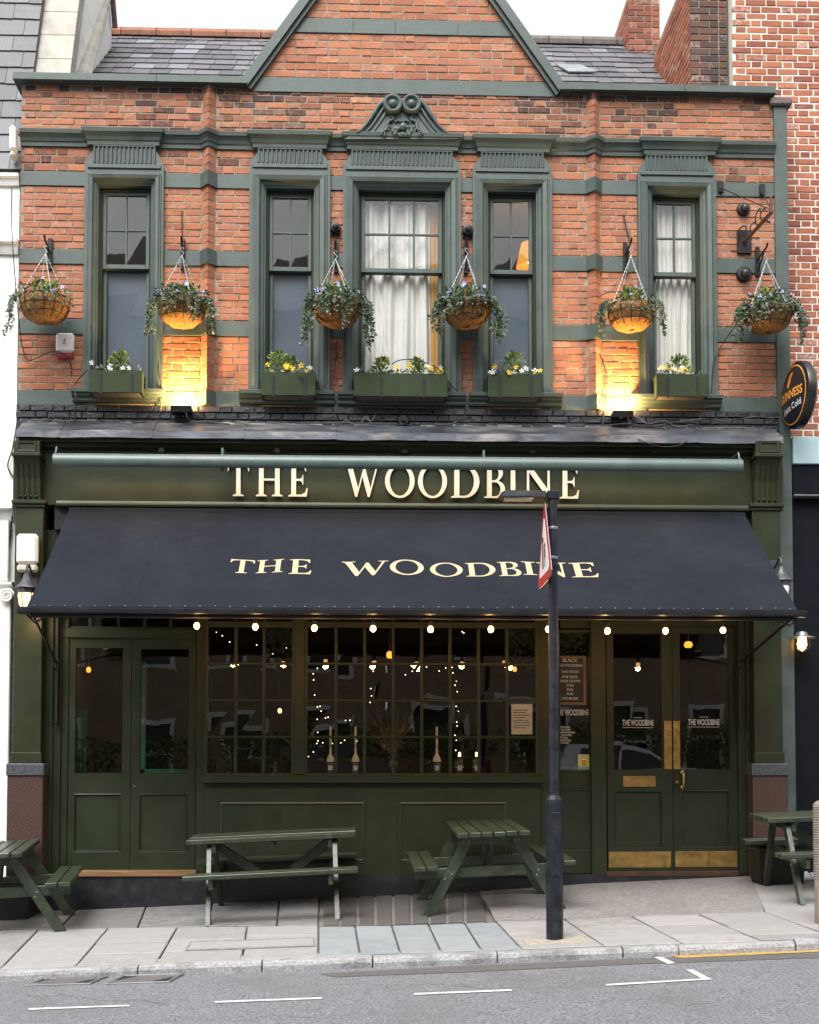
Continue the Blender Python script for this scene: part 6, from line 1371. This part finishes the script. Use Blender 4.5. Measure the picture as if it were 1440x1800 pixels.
# cables on the facade
def wire(pts, label, mt=cable, r=.0055, Y=-.012):
    w3 = [P(p[0], p[1], p[2] if len(p) > 2 else Y) for p in pts]; pp = bez([tuple(p) for p in w3], 6); m = MB(); m.tube(pp, r, 5); m.build('cable', mt, label=label, cat='cable', group='loose cables on the facade')
wire([(21, 330, -.02), (21, 400, -.12), (26, 480, -.14), (33, 560, -.14), (40, 612, -.03), (50, 633, -.03), (75, 625, -.03), (92, 618, -.04), (112, 622, -.08), (124, 640, -.02), (126, 660, -.012)], 'black cable looping below the first basket to the alarm box')
wire([(154, 650, -.26), (140, 665, -.08), (130, 680, -.1), (134, 700, -.16), (132, 735, -.06), (122, 748, -.09)], 'black cable dropping from the leftmost window box')
wire([(278, 615, -.05), (279, 650, -.08), (284, 690, -.09), (283, 720, -.07), (272, 748, -.09)], 'thin cable running down beside the left lit brick panel')
wire([(1095, 515, -.3), (1070, 514, -.12), (1044, 530, -.03), (1039, 570, -.03), (1046, 605, -.02), (1058, 632, -.02), (1067, 660, -.02), (1064, 700, -.03), (1060, 745, -.09)], 'black cable curling from the fifth basket down to the ledge')
wire([(1296, 568, -.3), (1270, 605, -.03), (1254, 640, -.09), (1250, 690, -.1), (1234, 725, -.16), (1222, 755, -.3), (1200, 780, -.5), (1165, 785, -.5), (1130, 775, -.5), (1090, 755, -.2)], 'long black cable from the sixth basket hanging over the lead ledge')
wire([(690, 640, -.2), (700, 634, -.28), (722, 632, -.28), (755, 640, -.28), (778, 655, -.25), (795, 680, -.12), (815, 692, -.1)], 'black cable arching over the middle window box')
wire([(520, 652, -.27), (530, 665, -.26), (555, 680, -.13), (580, 686, -.1), (590, 640, -.02), (592, 600, -.02)], 'thin cable from the second window box up the brick strip')
def ledge(p0, p1, label, amp=6, seed=1, mt=cable, Y=-.2):
    random.seed(seed); pts = []; n_ = 14
    for i in range(n_ + 1):
        u = i / n_; pts.append((p0[0] + (p1[0] - p0[0]) * u, p0[1] + (p1[1] - p0[1]) * u + ru(-amp, amp), Y + ru(-.06, .04)))
    w3 = []
    for (a, b, y) in pts: p = P(a, b, y); zl = zblk - .035 - (-.2 - y) * .22; w3.append((p.x, y, max(p.z, zl + .012)))
    m = MB(); m.tube(bez(w3, 5), .006, 5); m.build('cable', mt, label=label, cat='cable', group='loose cables on the facade')
ledge((36, 750), (300, 748), 'tangled cable along the left of the lead ledge', 5, 3); ledge((60, 740), (220, 752), 'upper tangled cable at the left of the lead ledge', 6, 4, cableg); ledge((330, 742), (640, 748), 'slack cable along the ledge left of the middle', 3, 5); ledge((540, 752), (660, 735), 'coiled grey cable on the ledge under the middle window', 7, 6, cableg); ledge((640, 752), (830, 742), 'slack cable on the ledge under the middle window box', 3, 7); ledge((1060, 752), (1375, 735), 'tangled cable along the right of the lead ledge', 6, 8); ledge((1090, 735), (1310, 760), 'second tangled cable at the right of the lead ledge', 5, 9, cableg)
wire([(30, 745, .01), (22, 790, -.01), (14, 820, -.01), (28, 850, -.0), (24, 880, -.05), (20, 930, -.02), (14, 980, -.02)], 'black cable hanging on the white wall beside the left console', r=.008)
random.seed(11)

# ================================================================== BEHIND THE SHOP WINDOWS
def candle(px, label, lit=False, hh=.3):
    q = P(px, 1357, -.02); z = zw0 + .005; t = thing('candle_bottle', label, 'candle', (q.x, q.y, z), 'candles in bottles on the window shelf')
    MB().lathe([(.0, 0), (.04, 0), (.042, .02), (.042, .11), (.03, .15), (.015, .175), (.0, .18)], (q.x, q.y, z), seg=16).build('bottle', bottle, t, smooth='auto')
    cb('bottle_label', paper, t, q.x - .022, q.x + .022, q.y - .044, q.y - .04, z + .03, z + .08, .001)
    m = MB(); m.lathe([(.045, .12), (.036, .16), (.02, .19), (.013, .2), (.0125, .18 + hh), (.0, .185 + hh)] if not lit else [(.045, .06), (.03, .1), (.02, .16), (.0, .165)], (q.x, q.y, z), seg=12); m.build('candle', wax, t, smooth='auto')
    if lit: MB().ball((q.x, q.y, z + .19), .012, 8, 8, 1, 1, 2.4).build('flame', flamem, t, smooth=True)
m = MB(); m.box(wx[0][0], wx[1][1], -.14, .3, zw0 - .06, zw0 + .004); m.build('window_shelf', darkwood, PUB)
for i, (p, l) in enumerate(((581, 0), (625, 0), (768, 0), (808, 1), (838, 1))): candle(p, ('white candle in a bottle leftmost on the window shelf', 'second white candle in a bottle on the window shelf', 'white candle in a bottle right of the dried branches', 'low burning candle on the window shelf', 'low burning candle at the right of the window shelf')[i], l)
q = P(692, 1340, .25); t = thing('dried_branch_vase', 'vase of dried branches behind the bar window', 'vase', (q.x, q.y, zw0)); random.seed(31)
MB().lathe([(.0, 0), (.05, 0), (.07, .08), (.05, .17), (.04, .2), (.05, .22), (.0, .1)], (q.x, q.y, zw0), seg=16).build('vase', bottle, t, smooth=True); m = MB(); lf = MB()
for i in range(26):
    a = ru(-.7, .7); p = Vector((q.x + ru(-.02, .02), q.y, zw0 + .2)); d = Vector((a, ru(-.3, .3), 1)); pts = [p.copy()]
    for k in range(10): d = d.normalized() + Vector((ru(-.2, .2), ru(-.15, .15), .03)); p = p + d.normalized() * ru(.045, .06); pts.append(p.copy())
    m.cur = (rnd(), 0, 0); m.tube(pts, [.003 - .0002 * j for j in range(11)], 4)
    if i % 3 == 0:
        for _ in range(20): lf.cur = (rnd(), 0, 0); leafquad(lf, random.choice(pts[2:7]) + rv() * .03, rv(), rv(), .04, .014)
m.build('branches', drym, t, kind='stuff'); lf.build('dried_leaves', tintmat('red_dried_leaf', [(.12, .03, .015), (.2, .08, .03)], .8, 0), t, kind='stuff')
# menu board, notices, window decals
Ym = Yd + .075; x0, x1, z0, z1 = R(972, 1030, 1153, 1239, Ym); t = thing('menu_board', 'framed blackboard lettered PUB QUIZ and LIVE MUSIC in the side window', 'sign', ((x0 + x1) / 2, Ym, z0))
cb('board', chalk, t, x0 + .02, x1 - .02, Ym, Ym + .012, z0 + .02, z1 - .02, .002); MB().frame(x0 + .025, x1 - .025, z0 + .025, z1 - .025, [(0, Ym + .012), (0, Ym - .008), (.025, Ym - .012), (.025, Ym + .014)], sides='4').build('frame', woodf, t)
for ln, v, s_ in (('BLACK', 1161, .05), ('THE WOODBINE', 1170, .034), ('THAI FOOD', 1181, .034), ('PUB QUIZ', 1190, .036), ('WINE DOWN', 1197.5, .036), ('FUN', 1205, .036), ('FUN', 1212.5, .036), ('FUN', 1220, .036), ('LIVE MUSIC', 1228, .036)):
    put(textmesh(ln, s_, .001, .0006), 'lettering', whitep, t, Matrix.Translation((X(1002, v, Ym), Ym - .003, Z(v, Ym, 1002))) @ UP)
def decal_text(body, px, py, wpx, parent, Y, mt=decal, size=.06, nm='lettering'):
    me = textmesh(body, size, .0008, .0012); wd = max(v.co.x for v in me.vertices) - min(v.co.x for v in me.vertices); k = (X(px + wpx / 2, py, Y) - X(px - wpx / 2, py, Y)) / wd
    for v in me.vertices: v.co.x *= k
    put(me, nm, mt, parent, Matrix.Translation((X(px, py, Y), Y, Z(py, Y, px))) @ UP)
for px_, par, py_ in ((1121.5, dr1, 1271), (1237.5, dr2, 1270)):
    decal_text('THE WOODBINE', px_, py_, 55, par, Yd + .024, size=.085); q0 = P(px_, py_ + 8, Yd + .024); cb('decal_rule', decal, par, q0.x - .16, q0.x + .16, Yd + .0235, Yd + .0245, q0.z - .002, q0.z + .002, .0003); q0 = P(px_, py_ - 9.5, Yd + .024); cb('decal_rule', decal, par, q0.x - .05, q0.x + .05, Yd + .0235, Yd + .0245, q0.z - .002, q0.z + .002, .0003)
decal_text('THE WOODBINE', 1006, 1253, 58, SIDEWIN, Yd + .02, size=.085)
for i, dn in enumerate(('Monday', 'Tuesday', 'Wednesday', 'Thursday', 'Friday', 'Saturday', 'Sunday')): put(textmesh(dn, .032, .0006, .0004, 'LEFT'), 'lettering', decal, SIDEWIN, Matrix.Translation((X(985, 1278 + i * 4.6, Yd + .02), Yd + .02, Z(1278 + i * 4.6, Yd + .02, 985))) @ UP)
x0, x1, z0, z1 = R(1016, 1036, 1326, 1353, Yd + .02); t = thing('beer_poster', 'small yellow green poster of a beer glass in the side window', 'poster', ((x0 + x1) / 2, Yd, z0)); cb('sheet', mat('poster_green', (.42, .5, .16), .6, var=.15), t, x0, x1, Yd + .016, Yd + .018, z0, z1, .0005)
xm = (x0 + x1) / 2; m = MB(); m.prism([(xm - .018, z0 + .04), (xm + .018, z0 + .04), (xm + .022, z0 + .1), (xm - .022, z0 + .1)], Yd + .0135, Yd + .0155); m.build('beer_picture', mat('amber_print', (.45, .2, .02), .5), t); cb('foam_picture', whitep, t, xm - .022, xm + .022, Yd + .0135, Yd + .0155, z0 + .101, z0 + .112, .0005); cb('poster_strip', mat('strip_teal', (.1, .3, .28), .6), t, x0 + .003, x1 - .003, Yd + .0135, Yd + .0155, z0 + .003, z0 + .03, .0005)
x0, x1, z0, z1 = R(899, 936, 1238, 1291, Yw + .045); t = thing('paper_notice', 'cream paper notice stuck inside the bar window', 'notice', ((x0 + x1) / 2, Yw, z0)); cb('sheet', paper, t, x0, x1, Yw + .045, Yw + .046, z0, z1, .0004); m = MB()
for i in range(8): zz = z1 - .06 - i * .026; m.cbox(x0 + .02, x1 - ru(.02, .07), Yw + .0435, Yw + .0447, zz - .004, zz + .004, .0003)
m.build('print_lines', blackm, t)
# fairy lights and warm lamps in the bar
FL = thing('fairy_lights', 'strings of tiny warm fairy lights inside the bar window', 'string lights', (0, .8, 1.2)); random.seed(77)
strands = [[(556, 1178), (549, 1200), (560, 1240), (556, 1300), (545, 1330)], [(556, 1305), (590, 1306), (620, 1304), (640, 1308)], [(560, 1243), (575, 1262), (605, 1265), (622, 1262)], [(655, 1180), (653, 1215), (650, 1245)], [(715, 1185), (745, 1175), (770, 1178), (795, 1175)], [(797, 1175), (803, 1200), (803, 1225), (806, 1260), (803, 1290), (804, 1320)], [(380, 1110), (410, 1130), (440, 1125), (470, 1150), (505, 1142)], [(600, 1096), (650, 1098), (720, 1102), (800, 1100), (815, 1112)]]
for sd in strands:
    pp = bez([tuple(P(a, b, .75)) for a, b in sd], 5); m = MB(); m.tube(pp, .002, 4); m.build('wire', cable, FL)
    for p in [p for p in pp[::2] if rnd() < .8]: MB().ball(Vector(p) + rv() * .02, .0052, 6, 4).build('bulb', fairym, FL)
def glow(px, py, Y, e, sz, label, vis=warmm, wd=1.0, ht=2.0, light=1):
    q = P(px, py, Y); t = thing('bar_lamp', label, 'lamp', (q.x, q.y, q.z - sz), 'amber lamps inside the bar')
    MB().lathe([(.0, -sz), (sz * .7, -sz * .9), (sz, 0), (sz * .8, sz), (sz * .4, sz * 1.3), (0, sz * 1.35)], q, seg=14, m=Matrix.Diagonal((wd, wd, ht / 2))).build('shade', vis, t, smooth=True); m = MB(); m.tube([q + Vector((0, 0, sz)), (q.x, q.y, 3.7)], .006, 5); m.build('flex', cable, t)
    if light: plight(t, (q.x, q.y - .25, q.z), e * .12, (1, .5, .15), .1)
glow(156, 1178, 2.5, 10, .03, 'amber pendant seen through the left double door'); glow(187, 1250, 5.2, 12, .055, 'amber lamp deep inside the left double door', wd=1.4); glow(685, 1152, 2.5, 12, .032, 'amber lamp behind the bar window middle panes', wd=1.3, ht=2.4); glow(492, 1250, 3.5, 4, .028, 'pale lamp behind the left group of panes', vis=lampm); glow(1203, 1243, 4.0, 10, .06, 'tall amber lamp seen through the right door', ht=4.5, wd=.6); glow(1210, 1134, 1.5, 10, .032, 'amber pendant at the top of the right door', wd=1.6); glow(905, 1177, 4, 5, .03, 'small amber spotlight behind the right hand panes')
# ivy hung in the heads of the bar window
for k, (a, b, lab) in enumerate(((470, 535, 'dark ivy hanging behind the mullion of the bar window'), (890, 950, 'dark ivy hanging at the right of the bar window'), (985, 1030, 'dark ivy hanging over the menu board'))):
    random.seed(50 + k); m = MB()
    for i in range(260): p = P(ru(a, b), 1100 + abs(random.gauss(0, 26)), .1 if k < 2 else -.0) + Vector((0, ru(0, .1), 0)); m.cur = (rnd() * .5, .2, 0); leafquad(m, p, rv() + Vector((0, 0, -.6)), Vector((0, -1, .3)) + rv() * .4, .05, .016)
    tag(m.build('indoor_ivy', leafm), lab, 'ivy', 'ivy swags inside the windows')

# ================================================================== ACROSS THE STREET (seen in the panes)
def oz(x): return RZ(x, -17)
m = MB(); m.hull([(-40, -19.8, oz(-40) - .3), (40, -19.8, oz(40) - .3), (40, -17.2, oz(40) - .3), (-40, -17.2, oz(-40) - .3)], [(-40, -19.8, oz(-40) + .12), (40, -19.8, oz(40) + .12), (40, -17.2, oz(40) + .12), (-40, -17.2, oz(-40) + .12)]); m.build('far_pavement', pavem, kind='structure')
tan = mat('stock_brick', (.32, .25, .165), .9, var=.3, scale=20, bump=.3, stain=(.1, .075, .05), sscale=3, samt=.5)
for h_ in range(4):
    xa = -22 + h_ * 11; xb = xa + 10.9; z0 = oz(xa) - 1; z1 = 14.2 + oz(xa) + (h_ % 2) * .8
    t = thing('terrace_house', ('tan brick terrace house across the street, far left in the reflections', 'tan brick terrace house reflected in the left doors', 'tan brick terrace house reflected in the right doors', 'tan brick terrace house across the street, far right in the reflections')[h_], 'house', ((xa + xb) / 2, -23, z0), 'terrace houses across the street')
    wn = []
    for fl in range(4):
        for c in range(4): xx = xa + 1.2 + c * 2.5; zz = oz(xa) + 1.0 + fl * 3.4; wn.append((xx, xx + 1.25, zz, zz + 2.0))
    m = MB(); m.box(xa, xb, -30, -23.3, z0, z1); wallsheet(m, xa, xb, z0, z1, wn, -23.0, -23.25); m.build('wall', tan, t)
    for (p, q_, c, d) in wn:
        o = MB().frame(p + .1, q_ - .1, c + .1, d - .1, [(0, -22.95), (.1, -22.95), (.16, -23.05)], sides='4').build('window', whitep, t); cb('sash_rail', whitep, o, p + .1, q_ - .1, -23.1, -23.02, (c + d) / 2 - .05, (c + d) / 2 + .05, .01); cb('pane', bottle, o, p, q_, -23.2, -23.15, c, d, .005)
    m = MB(); m.hull([(xa, -22.7, z1), (xb, -22.7, z1), (xb, -30, z1), (xa, -30, z1)], [(xa, -26.5, z1 + 3), (xb, -26.5, z1 + 3), (xb, -26.6, z1 + 3), (xa, -26.6, z1 + 3)]); m.build('roof', terrg, t)
for k, (xa, xb) in enumerate(((-14, -4.8), (-4.5, 2.5), (2.9, 13))):
    random.seed(90 + k); m = MB()
    for i in range(5200): x = ru(xa, xb); p = Vector((x, ru(-20.9, -19.9), oz(x) + ru(.1, 2.15) + .12 * mnoise.noise(Vector((x * 2, 0, 0))))); m.cur = (rnd(), 0, 0); leafquad(m, p, rv() + Vector((0, .6, .2)), Vector((0, 1, .5)) + rv() * .6, ru(.1, .16), ru(.035, .055))
    tag(m.build('hedge', hedgem), ('clipped hedge across the street reflected in the left doors', 'clipped hedge across the street reflected in the bar window', 'clipped hedge across the street reflected in the right doors')[k], 'hedge', 'hedges across the street')
def car(x, y, label, mt):
    z = RZ(x, y) + .0; t = thing('parked_car', label, 'car', (x, y, z), None); t['group'] = 'cars across the street'
    def ring(px_, hw, zb_, zs, zr, rw): return [(x + px_, y - hw * .92, z + zb_), (x + px_, y - hw, z + zb_ + .2), (x + px_, y - hw * .97, z + zs), (x + px_, y - rw, z + zr), (x + px_, y + rw, z + zr), (x + px_, y + hw * .97, z + zs), (x + px_, y + hw, z + zb_ + .2), (x + px_, y + hw * .92, z + zb_)]
    st = [(-2.15, .7, .35, .6, .75, .6), (-2.0, .84, .25, .75, .98, .7), (-1.5, .88, .22, .95, 1.05, .74), (-1.25, .88, .22, .98, 1.1, .74), (1.0, .88, .22, .95, 1.0, .76), (1.6, .87, .22, .85, .92, .75), (2.05, .8, .25, .68, .76, .7), (2.2, .66, .35, .55, .6, .55)]
    m = MB(); vv = []
    for s_ in st: vv += ring(*s_)
    m.add(vv, [(i * 8 + k, (i + 1) * 8 + k, (i + 1) * 8 + (k + 1) % 8, i * 8 + (k + 1) % 8) for i in range(len(st) - 1) for k in range(8)] + [tuple(range(8)), tuple(range(56, 64))]); m.build('body', mt, t, smooth='auto')
    m = MB(); st2 = [(-1.85, .8, 1.0, .7), (-1.45, .8, 1.44, .6), (-.2, .82, 1.52, .62), (.35, .82, 1.46, .6), (1.15, .8, .98, .7)]; vv = []
    for (a, hw, zr, rw) in st2: vv += [(x + a, y - hw, z + .95), (x + a, y - rw, z + zr), (x + a, y + rw, z + zr), (x + a, y + hw, z + .95)]
    m.add(vv, [(i * 4 + k, (i + 1) * 4 + k, (i + 1) * 4 + (k + 1) % 4, i * 4 + (k + 1) % 4) for i in range(4) for k in range(4)] + [(0, 1, 2, 3), (16, 17, 18, 19)]); m.build('roof', mt, t, smooth='auto')
    for (a, b, at_, bt) in ((-1.35, -.35, -1.15, -.35), (-.27, .85, -.27, .35)): m = MB(); m.hull([(x + a, y + .815, z + 1.0), (x + b, y + .815, z + 1.0), (x + bt, y + .655, z + 1.38), (x + at_, y + .66, z + 1.38)], [(x + a, y + .83, z + 1.0), (x + b, y + .83, z + 1.0), (x + bt, y + .67, z + 1.385), (x + at_, y + .675, z + 1.385)]); m.build('window', bottle, t)
    for wx_ in (-1.35, 1.35):
        for sg in (-1, 1):
            w_ = MB().lathe([(.0, -.1), (.2, -.1), (.3, -.09), (.32, -.04), (.32, .04), (.3, .09), (.2, .1), (.0, .1)], (x + wx_, y + sg * .8, z + .32), 'Y', 20).build('wheel', blackm, t, smooth='auto'); MB().lathe([(.0, .105), (.08, .115), (.19, .108), (.2, .1)], (x + wx_, y + sg * .8 + (-.0 if sg > 0 else -.21), z + .32), 'Y', 14).build('hub', gmetal, w_)
    for sg in (-1, 1): MB().ball((x + 2.02, y + sg * .62, z + .62), .14, 10, 6, .7, 1, .6).build('headlight', whitep, t, smooth=True)
car(5.4, -15.9, 'silver hatchback across the street reflected in the right doors', mat('silver_paint', (.68, .69, .72), .22, metal=.5, var=.03, coat=.6)); car(-.6, -16.0, 'dark blue hatchback across the street reflected in the bar window', mat('dark_car_paint', (.03, .04, .06), .25, metal=.3, var=.03, coat=.6))
